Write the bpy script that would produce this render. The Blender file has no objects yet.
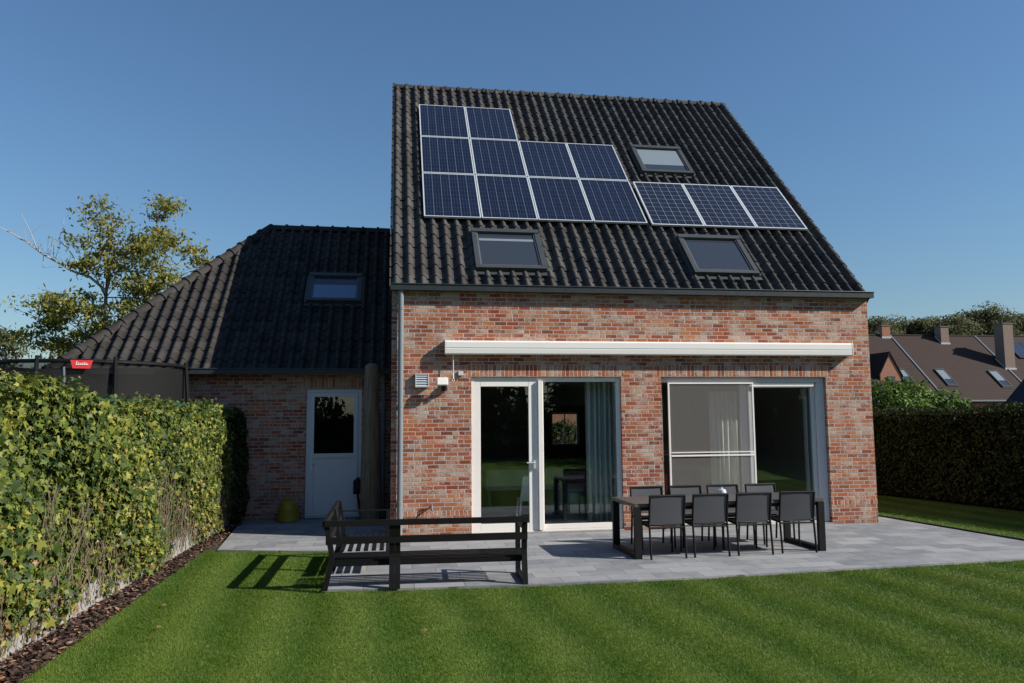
import bpy, bmesh, math, random
import numpy as np
from mathutils import Vector, Matrix

random.seed(7)
rng = np.random.default_rng(7)
scene = bpy.context.scene
COL = scene.collection
R = math.radians

# ------------------------------------------------------------------ camera
cam_d = bpy.data.cameras.new('camera')
cam = bpy.data.objects.new('camera', cam_d)
COL.objects.link(cam)
cam_d.sensor_width = 36.0
cam_d.lens = 766.683 / 1024 * 36.0
cam_d.clip_start = 0.05
cam_d.clip_end = 3000
YAW, PITCH, ROLL = 0.1532, 0.0979, -0.0080
fw = Vector((math.sin(YAW) * math.cos(PITCH), math.cos(YAW) * math.cos(PITCH), math.sin(PITCH)))
rt = Vector((math.cos(YAW), -math.sin(YAW), 0))
up = rt.cross(fw)
c_, s_ = math.cos(ROLL), math.sin(ROLL)
r2 = c_ * rt + s_ * up
u2 = -s_ * rt + c_ * up
m4 = Matrix((r2, u2, -fw)).transposed().to_4x4()
m4.translation = (0.044, -13.241, 2.0)
cam.matrix_world = m4
scene.camera = cam

# ------------------------------------------------------------------ sky, sun, exposure
SUN_TO = Vector((1.42, -0.60, 1.0)).normalized()
SUN_EL = math.asin(SUN_TO.z)
world = bpy.data.worlds.new('World')
scene.world = world
world.use_nodes = True
wn = world.node_tree
sky = wn.nodes.new('ShaderNodeTexSky')
sky.sky_type = 'NISHITA'
sky.sun_disc = False
sky.sun_elevation = SUN_EL
sky.sun_rotation = math.atan2(SUN_TO.x, SUN_TO.y)
sky.air_density = 1.45
sky.dust_density = 0.35
sky.ozone_density = 8.5
bg = wn.nodes['Background']
bg.inputs['Strength'].default_value = 0.081
wn.links.new(sky.outputs[0], bg.inputs[0])
sun_d = bpy.data.lights.new('sun', 'SUN')
sun_d.energy = 5.0
sun_d.angle = R(0.5)
sun_d.color = (1.0, 0.94, 0.85)
sun = bpy.data.objects.new('sun', sun_d)
COL.objects.link(sun)
sun.rotation_euler = SUN_TO.to_track_quat('Z', 'Y').to_euler()
sun.location = (20, -10, 20)
scene.view_settings.view_transform = 'Standard'
scene.view_settings.look = 'None'
scene.view_settings.exposure = 0.40
scene.view_settings.gamma = 1.0
scene.cycles.max_bounces = 8
scene.cycles.transparent_max_bounces = 24

# ------------------------------------------------------------------ node helpers
class NT:
    def __init__(s, name):
        s.mat = bpy.data.materials.new(name)
        s.mat.use_nodes = True
        s.t = s.mat.node_tree
        s.b = s.t.nodes['Principled BSDF']
        s.out = s.t.nodes['Material Output']
    def node(s, typ, **kw):
        n = s.t.nodes.new(typ)
        for k, v in kw.items(): setattr(n, k, v)
        return n
    def put(s, sock, v):
        if v is None: return
        if hasattr(v, 'is_linked') or isinstance(v, bpy.types.NodeSocket): s.t.links.new(v, sock)
        else: sock.default_value = v
    def m(s, op, a, b=None, c=None, clamp=False):
        n = s.node('ShaderNodeMath', operation=op)
        n.use_clamp = clamp
        s.put(n.inputs[0], a); s.put(n.inputs[1], b); s.put(n.inputs[2], c)
        return n.outputs[0]
    def mixf(s, f, a, b):
        n = s.node('ShaderNodeMix'); s.put(n.inputs[0], f); s.put(n.inputs[2], a); s.put(n.inputs[3], b)
        return n.outputs[0]
    def mix(s, f, a, b, mode='MIX'):
        n = s.node('ShaderNodeMix', data_type='RGBA', blend_type=mode)
        s.put(n.inputs[0], f)
        for i, v in ((6, a), (7, b)):
            if isinstance(v, tuple) and len(v) == 3: v = v + (1,)
            s.put(n.inputs[i], v)
        return n.outputs[2]
    def ramp(s, f, stops, const=False):
        n = s.node('ShaderNodeValToRGB')
        e = n.color_ramp.elements
        while len(e) < len(stops): e.new(0.5)
        for i, (p, c) in enumerate(stops):
            e[i].position = p
            e[i].color = tuple(c) + (1,) if len(c) == 3 else c
        if const: n.color_ramp.interpolation = 'CONSTANT'
        s.put(n.inputs[0], f)
        return n.outputs[0]
    def step(s, x, a, b):
        n = s.node('ShaderNodeMapRange', interpolation_type='SMOOTHSTEP')
        s.put(n.inputs[0], x); s.put(n.inputs[1], a); s.put(n.inputs[2], b)
        return n.outputs[0]
    def noise(s, vec, scale, detail=3, rough=0.55, out=0):
        n = s.node('ShaderNodeTexNoise')
        s.put(n.inputs['Vector'], vec)
        n.inputs['Scale'].default_value = scale
        n.inputs['Detail'].default_value = detail
        n.inputs['Roughness'].default_value = rough
        return n.outputs[out]
    def white(s, vec):
        n = s.node('ShaderNodeTexWhiteNoise', noise_dimensions='3D'); s.put(n.inputs[0], vec); return n
    def xyz(s, x, y, z):
        n = s.node('ShaderNodeCombineXYZ'); s.put(n.inputs[0], x); s.put(n.inputs[1], y); s.put(n.inputs[2], z)
        return n.outputs[0]
    def obj(s):
        return s.node('ShaderNodeTexCoord').outputs['Object']
    def pos(s):
        return s.node('ShaderNodeNewGeometry').outputs['Position']
    def sep(s, v):
        n = s.node('ShaderNodeSeparateXYZ'); s.put(n.inputs[0], v); return n.outputs
    def bump(s, h, strength=0.5, dist=0.01):
        n = s.node('ShaderNodeBump'); n.inputs['Strength'].default_value = strength
        n.inputs['Distance'].default_value = dist; s.put(n.inputs['Height'], h)
        s.t.links.new(n.outputs[0], s.b.inputs['Normal'])
    def set(s, color=None, rough=None, metal=None, spec=None):
        if color is not None:
            if isinstance(color, tuple) and len(color) == 3: color = color + (1,)
            s.put(s.b.inputs['Base Color'], color)
        if rough is not None: s.put(s.b.inputs['Roughness'], rough)
        if metal is not None: s.put(s.b.inputs['Metallic'], metal)
        if spec is not None: s.put(s.b.inputs['Specular IOR Level'], spec)
        return s.mat

def plain(name, color, rough=0.5, metal=0.0, var=0.12, scale=6.0, spec=None):
    n = NT(name)
    v = n.noise(n.obj(), scale, 4)
    c = n.mix(v, tuple(x * (1 - var) for x in color), tuple(min(1, x * (1 + var)) for x in color))
    r = n.m('MULTIPLY_ADD', v, 0.15, rough - 0.075)
    return n.set(c, r, metal, spec)

# ------------------------------------------------------------------ materials
def brick_mat(name, whit=1.0, bands=()):
    n = NT(name)
    o = n.obj()
    jit = n.node('ShaderNodeTexNoise'); n.put(jit.inputs['Vector'], o); jit.inputs['Scale'].default_value = 22
    jv = n.node('ShaderNodeVectorMath', operation='SUBTRACT'); n.put(jv.inputs[0], jit.outputs['Color']); jv.inputs[1].default_value = (.5, .5, .5)
    js = n.node('ShaderNodeVectorMath', operation='SCALE'); n.put(js.inputs[0], jv.outputs[0]); js.inputs['Scale'].default_value = 0.010
    ja = n.node('ShaderNodeVectorMath', operation='ADD'); n.put(ja.inputs[0], o); n.put(ja.inputs[1], js.outputs[0])
    x, y, z = n.sep(ja.outputs[0])
    x0, y0, z0 = n.sep(o)
    u = n.m('ADD', x, y)
    w, h = 0.212, 0.0705
    vr = n.m('DIVIDE', z, h)
    row = n.m('FLOOR', vr)
    rn = n.white(n.xyz(row, 3.3, 1.7)).outputs[0]
    off = n.m('ADD', n.m('MULTIPLY', n.m('MODULO', row, 2.0), 0.5), n.m('MULTIPLY', rn, 0.22))
    ur = n.m('ADD', n.m('DIVIDE', u, w), off)
    fu = n.m('FRACT', ur); fv = n.m('FRACT', vr)
    colid = n.m('FLOOR', ur)
    # irregular brick lengths: some bricks split into two headers
    du = n.m('MULTIPLY', n.m('MINIMUM', fu, n.m('SUBTRACT', 1.0, fu)), w)
    dv = n.m('MULTIPLY', n.m('MINIMUM', fv, n.m('SUBTRACT', 1.0, fv)), h)
    idv = n.white(n.xyz(colid, row, 0.5))
    spl = n.m('GREATER_THAN', idv.outputs[0], 0.93)
    half = n.m('MULTIPLY', n.m('ABSOLUTE', n.m('SUBTRACT', fu, 0.5)), w)
    du = n.mixf(spl, du, n.m('MINIMUM', du, half))
    col2 = n.m('ADD', colid, n.m('MULTIPLY', spl, n.m('MULTIPLY', n.m('GREATER_THAN', fu, 0.5), 0.37)))
    row2 = row
    # bands of upright bricks: (z0, z1, x0, x1, pitch)
    for (a, b, xa, xb, p) in bands:
        msk = n.m('MULTIPLY', n.m('GREATER_THAN', z0, a), n.m('LESS_THAN', z0, b))
        msk = n.m('MULTIPLY', msk, n.m('MULTIPLY', n.m('GREATER_THAN', x0, xa), n.m('LESS_THAN', x0, xb)))
        q = n.m('DIVIDE', u, p)
        fq = n.m('FRACT', q)
        dq = n.m('MULTIPLY', n.m('MINIMUM', fq, n.m('SUBTRACT', 1.0, fq)), p)
        dz = n.m('MINIMUM', n.m('SUBTRACT', z, a), n.m('SUBTRACT', b, z))
        du = n.mixf(msk, du, dq); dv = n.mixf(msk, dv, dz)
        col2 = n.mixf(msk, col2, n.m('FLOOR', q)); row2 = n.mixf(msk, row2, 400.0 + a)
    d = n.m('MINIMUM', du, dv)
    brick = n.step(d, 0.0055, 0.0095)
    r1 = n.white(n.xyz(col2, row2, 0.5)).outputs[0]
    r2n = n.white(n.xyz(col2, row2, 7.5)).outputs[0]
    bc = n.ramp(r1, [(0.0, (.24, .052, .028)), (.18, (.36, .082, .038)), (.42, (.44, .125, .050)), (.60, (.50, .185, .072)),
                     (.70, (.34, .100, .055)), (.79, (.18, .055, .038)), (.85, (.40, .17, .10)), (.94, (.50, .31, .21)), (1.0, (.40, .29, .23))])
    g = n.noise(o, 60, 4, .7)
    bc = n.mix(n.m('MULTIPLY', n.m('SUBTRACT', g, .35), .9, clamp=True), bc, (.13, .05, .035))
    g2 = n.noise(o, 34, 3, .6)
    smear = n.step(n.m('ADD', n.m('MULTIPLY', n.noise(o, 2.6, 4), 0.62), n.m('MULTIPLY', n.m('ADD', g2, n.m('MULTIPLY', r2n, .25)), .5)), .59, .75)
    bc = n.mix(n.m('MULTIPLY', smear, .66 * whit), bc, (.56, .48, .40))
    mort = n.mix(n.noise(o, 30, 4), (.40, .35, .30), (.58, .52, .46))
    c = n.mix(brick, mort, bc)
    c = n.mix(1.0, c, (1.06, 1.08, 1.07), 'MULTIPLY')
    big = n.noise(o, .7, 3)
    c = n.mix(n.m('MULTIPLY', big, .35), c, n.mix(1.0, c, (.62, .58, .58), 'MULTIPLY'))
    damp = n.m('MULTIPLY', n.step(n.m('ADD', z0, n.m('MULTIPLY', n.noise(o, 2.2, 4), .30)), .42, .12), .45)
    c = n.mix(damp, c, n.mix(1.0, c, (.55, .52, .50), 'MULTIPLY'))
    hgt = n.m('ADD', n.m('MULTIPLY', brick, 1.0), n.m('MULTIPLY', g, .5))
    hgt = n.m('ADD', hgt, n.m('MULTIPLY', r2n, .35))
    n.bump(hgt, 1.0, .012)
    return n.set(c, .9, 0, .25)

def tile_mat(name, base, w, l):
    n = NT(name)
    o = n.obj()
    x, y, z = n.sep(o)
    iid = n.white(n.xyz(n.m('FLOOR', n.m('DIVIDE', x, w)), n.m('FLOOR', n.m('DIVIDE', z, l)), .3)).outputs[0]
    c = n.ramp(iid, [(0, tuple(v * .72 for v in base)), (.5, base), (1, tuple(v * 1.35 for v in base))])
    ns = n.noise(o, 9, 5, .65)
    c = n.mix(n.m('MULTIPLY', n.step(ns, .52, .75), .30), c, (.072, .070, .062))
    n.bump(n.noise(o, 70, 4, .7), .25, .006)
    return n.set(c, n.m('MULTIPLY_ADD', ns, .3, .55), 0, .12)

M = {}
M['brick'] = brick_mat('house_brick', 1.0, bands=((2.697, 2.915, 1.30, 4.10, .0725), (2.697, 2.915, 4.73, 8.06, .0725), (.335, .432, -.01, 8.93, .0725)))
M['brick_wing'] = brick_mat('wing_brick', .75, bands=((2.62, 2.83, -1.80, -.50, .0725),))
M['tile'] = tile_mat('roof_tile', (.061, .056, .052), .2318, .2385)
M['wing_tile'] = tile_mat('wing_roof_tile', (.036, .033, .031), .2318, .2385)  # darker copy of the main tile, the wing's shade put into its colour
M['white'] = plain('white_frame', (.86, .82, .76), .35, var=.04)
M['white_door'] = plain('white_door', (.62, .64, .66), .4, var=.04)
M['grey_frame'] = plain('pale_grey_frame', (.60, .60, .61), .4, var=.04)
M['anthra'] = plain('dark_gutter', (.024, .029, .030), .45, var=.2)
M['zinc'] = plain('zinc_pipe', (.17, .20, .215), .7, .0, var=.15)
M['black'] = plain('black_powder_coat', (.0065, .0065, .007), .55, var=.2, spec=.25)
M['sling'] = plain('grey_sling', (.115, .120, .132), .75, var=.12, scale=40)
def translucent(mt, c, f):
    t = mt.node_tree; b = t.nodes['Principled BSDF']; o = t.nodes['Material Output']
    q = t.nodes.new('ShaderNodeBsdfTranslucent'); q.inputs[0].default_value = c + (1,)
    m_ = t.nodes.new('ShaderNodeMixShader'); m_.inputs[0].default_value = f
    t.links.new(b.outputs[0], m_.inputs[1]); t.links.new(q.outputs[0], m_.inputs[2]); t.links.new(m_.outputs[0], o.inputs[0])
translucent(M['sling'], (.115, .120, .132), .35)
M['tabletop'] = plain('ceramic_tabletop', (.085, .075, .070), .42, var=.2)
M['silver'] = plain('steel_pot', (.72, .72, .72), .35, .4, var=.05)
M['alu'] = plain('aluminium', (.66, .69, .70), .4, .15, var=.05)
M['awning'] = plain('cream_casing', (.78, .755, .71), .4, var=.03)
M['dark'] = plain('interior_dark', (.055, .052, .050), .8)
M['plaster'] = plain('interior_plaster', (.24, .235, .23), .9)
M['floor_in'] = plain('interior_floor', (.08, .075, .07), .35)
M['taupe'] = plain('taupe_cover', (.20, .17, .145), .85, var=.15)
n_ = NT('taupe_weathered'); o_c = n_.obj(); zz = n_.sep(o_c)
wv_ = n_.noise(n_.xyz(n_.m('MULTIPLY', zz[0], 9.0), n_.m('MULTIPLY', zz[1], 9.0), n_.m('MULTIPLY', zz[2], .5)), 3.0, 5, .6)
n_.bump(wv_, .6, .03)
M['taupe'] = n_.set(n_.ramp(wv_, [(.25, (.11, .078, .055)), (.55, (.25, .185, .135)), (.8, (.34, .265, .20))]), .9, 0, .2)
M['yellow'] = plain('yellow_plastic', (.27, .20, .010), .5)
M['white_in'] = plain('white_furniture', (.80, .82, .80), .45)
M['vent'] = plain('vent_grey', (.50, .54, .57), .5)
M['pv_frame'] = plain('panel_frame', (.52, .55, .57), .4, .15, var=.05)
M['blue_blind'] = plain('blue_grey_blind', (.16, .23, .34), .25, var=.03)  # sky reflected in the wing's roof window, put into the colour
M['red'] = plain('red_tag', (.62, .03, .035), .6)
M['lead'] = plain('lead_strip', (.10, .12, .15), .6, .1)
M['concrete'] = plain('concrete_plinth', (.30, .29, .27), .9, var=.25, scale=5)
M['green_wire'] = plain('green_fence', (.012, .075, .06), .5)
M['stem'] = plain('ivy_stem', (.15, .115, .08), .9, var=.35)
M['bark'] = plain('tree_bark', (.17, .145, .11), .9, var=.4)
M['bark_pale'] = plain('dead_twig', (.42, .38, .34), .9, var=.2)

def curtain_mat(name, c):
    n = NT(name)
    tr = n.node('ShaderNodeBsdfTranslucent'); tr.inputs[0].default_value = c + (1,)
    n.set(c, .9)
    mx = n.node('ShaderNodeMixShader'); mx.inputs[0].default_value = .25
    n.t.links.new(n.b.outputs[0], mx.inputs[1]); n.t.links.new(tr.outputs[0], mx.inputs[2])
    n.t.links.new(mx.outputs[0], n.out.inputs[0])
    return n.mat
M['curtain'] = curtain_mat('sheer_curtain', (.60, .68, .67))
M['curtain_white'] = curtain_mat('white_curtain', (.90, .89, .86))

def glass_mat(name, tint, base=.09):
    n = NT(name)
    tr = n.node('ShaderNodeBsdfTransparent'); tr.inputs[0].default_value = tint + (1,)
    gl = n.node('ShaderNodeBsdfGlossy'); gl.inputs['Roughness'].default_value = .0
    gl.inputs['Color'].default_value = (.92, .97, .95, 1)
    lw = n.node('ShaderNodeLayerWeight'); lw.inputs[0].default_value = .5
    f = n.m('MULTIPLY_ADD', n.m('POWER', lw.outputs['Facing'], 5.0), .8, base, clamp=True)
    bp = n.node('ShaderNodeBump'); bp.inputs['Strength'].default_value = .03; bp.inputs['Distance'].default_value = .02
    n.put(bp.inputs['Height'], n.noise(n.obj(), 1.3, 1))
    n.t.links.new(bp.outputs[0], gl.inputs['Normal'])
    mx = n.node('ShaderNodeMixShader')
    n.put(mx.inputs[0], f)
    n.t.links.new(tr.outputs[0], mx.inputs[1]); n.t.links.new(gl.outputs[0], mx.inputs[2])
    n.t.links.new(mx.outputs[0], n.out.inputs[0])
    return n.mat
M['glass'] = glass_mat('window_glass', (.93, .955, .945), .085)
M['roof_glass'] = NT('roof_window_glass').set((.035, .042, .05), .03, 0, .9)

def mesh_mat(name, col, open_):
    n = NT(name)
    tr = n.node('ShaderNodeBsdfTransparent')
    n.set(col, .8)
    mx = n.node('ShaderNodeMixShader'); mx.inputs[0].default_value = open_
    n.t.links.new(n.b.outputs[0], mx.inputs[1]); n.t.links.new(tr.outputs[0], mx.inputs[2])
    n.t.links.new(mx.outputs[0], n.out.inputs[0])
    return n.mat
M['screen'] = mesh_mat('insect_screen', (.31, .285, .26), .78)
M['net'] = mesh_mat('trampoline_net', (.0015, .0015, .0015), .24)

def panel_mat(name, base, line, hline):
    n = NT(name)
    x, y, z = n.sep(n.obj())      # local panel: x across 0..1, z along the slope 0..1
    qx = n.m('MULTIPLY', x, 6.0); qz = n.m('MULTIPLY', z, 10.0)
    fx = n.m('FRACT', qx); fz = n.m('FRACT', qz)
    dx = n.m('MINIMUM', fx, n.m('SUBTRACT', 1.0, fx)); dz = n.m('MINIMUM', fz, n.m('SUBTRACT', 1.0, fz))
    lx = n.m('SUBTRACT', 1.0, n.step(dx, .015, .05)); lz = n.m('SUBTRACT', 1.0, n.step(dz, .02, .05))
    cell = n.white(n.xyz(n.m('FLOOR', qx), n.m('FLOOR', qz), n.node('ShaderNodeObjectInfo').outputs['Random'])).outputs[0]
    c = n.mix(cell, tuple(v * .75 for v in base), tuple(v * 1.25 for v in base))
    cr = n.noise(n.obj(), 40, 2)
    c = n.mix(n.m('MULTIPLY', cr, .5), c, tuple(v * 1.5 for v in base))
    bus = n.m('FRACT', n.m('MULTIPLY_ADD', fx, 3.0, .5))
    lb = n.m('LESS_THAN', n.m('ABSOLUTE', n.m('SUBTRACT', bus, .5)), .05)
    c = n.mix(n.m('MULTIPLY', lb, .10), c, (.4, .42, .45))
    c = n.mix(n.m('MULTIPLY', lx, line), c, (.42, .46, .52))
    c = n.mix(n.m('MULTIPLY', lz, hline), c, (.42, .46, .52))
    n.b.inputs['Coat Weight'].default_value = .22
    n.b.inputs['Coat Roughness'].default_value = .08
    return n.set(c, .35, 0, .35)
M['pv_blue'] = panel_mat('blue_cells', (.0040, .0075, .022), .20, .05)
M['pv_grid'] = panel_mat('gridded_cells', (.005, .008, .019), .36, .28)

def leaf_mat(name, stops, transl=.25, rough=.45, spec=.4):
    n = NT(name)
    r = n.node('ShaderNodeNewGeometry').outputs['Random Per Island']
    big = n.noise(n.pos(), .9, 3)
    f = n.m('ADD', n.m('MULTIPLY', r, .72), n.m('MULTIPLY', n.m('SUBTRACT', big, .22), .5), clamp=True)
    c = n.ramp(f, stops)
    n.set(c, rough, 0, spec)
    tr = n.node('ShaderNodeBsdfTranslucent'); n.put(tr.inputs[0], c)
    mx = n.node('ShaderNodeMixShader'); mx.inputs[0].default_value = transl
    n.t.links.new(n.b.outputs[0], mx.inputs[1]); n.t.links.new(tr.outputs[0], mx.inputs[2])
    n.t.links.new(mx.outputs[0], n.out.inputs[0])
    return n.mat
M['ivy'] = leaf_mat('ivy_leaves', [(0, (.016, .034, .010)), (.30, (.042, .074, .016)), (.50, (.095, .135, .025)), (.70, (.185, .21, .036)), (.86, (.33, .31, .05)), (.95, (.34, .24, .08)), (1, (.20, .10, .035))], .25, .55, .3)
M['ivy_dead'] = leaf_mat('ivy_dry_leaves', [(0, (.10, .07, .03)), (.5, (.24, .17, .07)), (1, (.30, .13, .05))], .15)
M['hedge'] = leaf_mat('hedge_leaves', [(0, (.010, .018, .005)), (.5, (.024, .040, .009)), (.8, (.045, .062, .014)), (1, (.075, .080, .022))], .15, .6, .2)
M['laurel'] = leaf_mat('laurel_leaves', [(0, (.022, .055, .008)), (.4, (.055, .12, .014)), (.75, (.12, .20, .022)), (1, (.22, .28, .04))], .3, .55, .25)
M['ash'] = leaf_mat('yellowing_leaves', [(0, (.085, .110, .026)), (.4, (.18, .19, .044)), (.7, (.31, .285, .062)), (.94, (.40, .32, .08)), (1, (.40, .20, .04))], .45, .6, .25)
M['far_leaf'] = leaf_mat('far_tree_leaves', [(0, (.022, .032, .012)), (.5, (.046, .056, .021)), (1, (.085, .085, .035))], .2, .6)
M['far_tree'] = leaf_mat('olive_tree_leaves', [(0, (.070, .084, .036)), (.5, (.130, .135, .060)), (1, (.20, .195, .095))], .35, .7, .2)
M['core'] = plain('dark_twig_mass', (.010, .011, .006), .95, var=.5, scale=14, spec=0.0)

def lawn_mat():
    n = NT('lawn')
    x, y, z = n.sep(n.pos())
    st = n.m('SINE', n.m('MULTIPLY', n.m('ADD', n.m('ADD', x, n.m('MULTIPLY', y, .09)), n.m('MULTIPLY', n.noise(n.pos(), .5, 2), .5)), 2 * math.pi / .82))
    st = n.m('MULTIPLY_ADD', st, .5, .5)
    st = n.m('MULTIPLY', st, n.m('MULTIPLY_ADD', n.noise(n.pos(), 1.1, 3), 1.2, .2), clamp=True)
    g = n.mix(st, (.074, .146, .014), (.158, .232, .038))
    p = n.noise(n.pos(), 2.2, 4)
    g = n.mix(n.m('MULTIPLY', n.step(p, .48, .72), .5), g, (.145, .215, .034))
    p2 = n.noise(n.pos(), 9, 4)
    g = n.mix(n.m('MULTIPLY', n.step(p2, .5, .8), .5), g, (.056, .122, .012))
    p3 = n.noise(n.pos(), .8, 5, .6)
    g = n.mix(n.m('MULTIPLY', n.step(p3, .50, .70), .45), g, (.150, .195, .036))
    g = n.mix(n.m('MULTIPLY', n.step(n.noise(n.pos(), 16, 3), .60, .78), .45), g, (.060, .150, .020))
    return n, g
n_, g_ = lawn_mat()
n_.bump(n_.noise(n_.pos(), 160, 3), .7, .02)
M['lawn'] = n_.set(g_, .9, 0, .15)
n_, g_ = lawn_mat()
rr = n_.node('ShaderNodeNewGeometry').outputs['Random Per Island']
g_ = n_.mix(rr, n_.mix(1.0, g_, (.80, .84, .8), 'MULTIPLY'), n_.mix(1.0, g_, (1.25, 1.16, 1.2), 'MULTIPLY'))
g_ = n_.mix(n_.m('MULTIPLY', n_.m('GREATER_THAN', rr, .975), .7), g_, (.26, .21, .10))
n_.mat.name = 'grass_blades'
n_.set(g_, .55, 0, .3)
tr_ = n_.node('ShaderNodeBsdfTranslucent'); n_.put(tr_.inputs[0], g_)
mx_ = n_.node('ShaderNodeMixShader'); mx_.inputs[0].default_value = .3
n_.t.links.new(n_.b.outputs[0], mx_.inputs[1]); n_.t.links.new(tr_.outputs[0], mx_.inputs[2]); n_.t.links.new(mx_.outputs[0], n_.out.inputs[0])
M['grass'] = n_.mat

def paver_mat():
    n = NT('grey_pavers')
    x, y, z = n.sep(n.pos())
    w, h = .60, .30
    vr = n.m('DIVIDE', y, h); row = n.m('FLOOR', vr)
    ur = n.m('ADD', n.m('DIVIDE', x, w), n.m('MULTIPLY', n.m('MODULO', row, 2.0), .5))
    fu = n.m('FRACT', ur); fv = n.m('FRACT', vr)
    d = n.m('MINIMUM', n.m('MULTIPLY', n.m('MINIMUM', fu, n.m('SUBTRACT', 1.0, fu)), w), n.m('MULTIPLY', n.m('MINIMUM', fv, n.m('SUBTRACT', 1.0, fv)), h))
    st = n.step(d, .0015, .006)
    i = n.white(n.xyz(n.m('FLOOR', ur), row, .5)).outputs[0]
    c = n.ramp(i, [(0, (.175, .186, .200)), (.5, (.245, .254, .264)), (1, (.335, .338, .335))])
    s = n.noise(n.pos(), 3.5, 6, .7)
    c = n.mix(n.m('MULTIPLY', n.step(s, .40, .75), .6), c, (.39, .388, .38))
    s2 = n.noise(n.pos(), 1.2, 4)
    c = n.mix(n.m('MULTIPLY', n.step(s2, .52, .72), .4), c, (.18, .187, .197))
    c = n.mix(n.m('MULTIPLY', n.noise(n.pos(), 120, 3), .35), c, (.12, .12, .13))
    c = n.mix(st, (.105, .105, .102), c)
    n.bump(n.m('ADD', st, n.m('MULTIPLY', n.noise(n.pos(), 90, 3), .25)), .5, .005)
    return n.set(c, .8, 0, .3)
M['paver'] = paver_mat()
def mulch_mat():
    n = NT('bark_mulch')
    v = n.node('ShaderNodeTexVoronoi'); n.put(v.inputs['Vector'], n.pos()); v.inputs['Scale'].default_value = 38
    c = n.ramp(n.m('FRACT', n.m('MULTIPLY', n.sep(v.outputs['Color'])[0], 1.0)), [(0, (.022, .014, .011)), (.5, (.060, .036, .027)), (.85, (.11, .070, .050)), (1, (.22, .17, .14))])
    n.bump(v.outputs['Distance'], 1.0, .03)
    return n.set(c, .95, 0, .2)
M['mulch'] = mulch_mat()
def chip_mat():
    n = NT('bark_chips')
    r = n.node('ShaderNodeNewGeometry').outputs['Random Per Island']
    return n.set(n.ramp(r, [(0, (.020, .013, .011)), (.5, (.065, .038, .028)), (.8, (.12, .075, .055)), (.93, (.26, .19, .15)), (1, (.36, .16, .06))]), .85, 0, .25)
M['chip'] = chip_mat()
M['ground'] = plain('far_ground', (.045, .065, .02), .95, var=.4, scale=.3)
def far_roof_mat():
    n = NT('brown_roof_tiles')
    x, y, z = n.sep(n.obj())
    st = n.m('FRACT', n.m('DIVIDE', z, .235))
    c = n.mix(n.noise(n.obj(), 1.3, 5), (.034, .020, .0165), (.048, .029, .024))
    c = n.mix(n.m('MULTIPLY', n.m('LESS_THAN', st, .22), .6), c, (.022, .015, .013))
    wv = n.m('SINE', n.m('MULTIPLY', x, 2 * math.pi / .25))
    n.bump(n.m('ADD', n.m('MULTIPLY', wv, .15), st), .6, .05)
    return n.set(c, .8, 0, .2)
M['far_roof'] = far_roof_mat()
M['far_brick'] = plain('far_brick', (.30, .14, .085), .9, var=.3, scale=5)
M['far_brick2'] = plain('far_brick_grey', (.21, .155, .125), .9, var=.3, scale=5)

# ------------------------------------------------------------------ geometry helpers
def origin_of(o):
    v = Vector((0, 0, 0))
    while o is not None:
        v += o.location; o = o.parent
    return v

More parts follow.
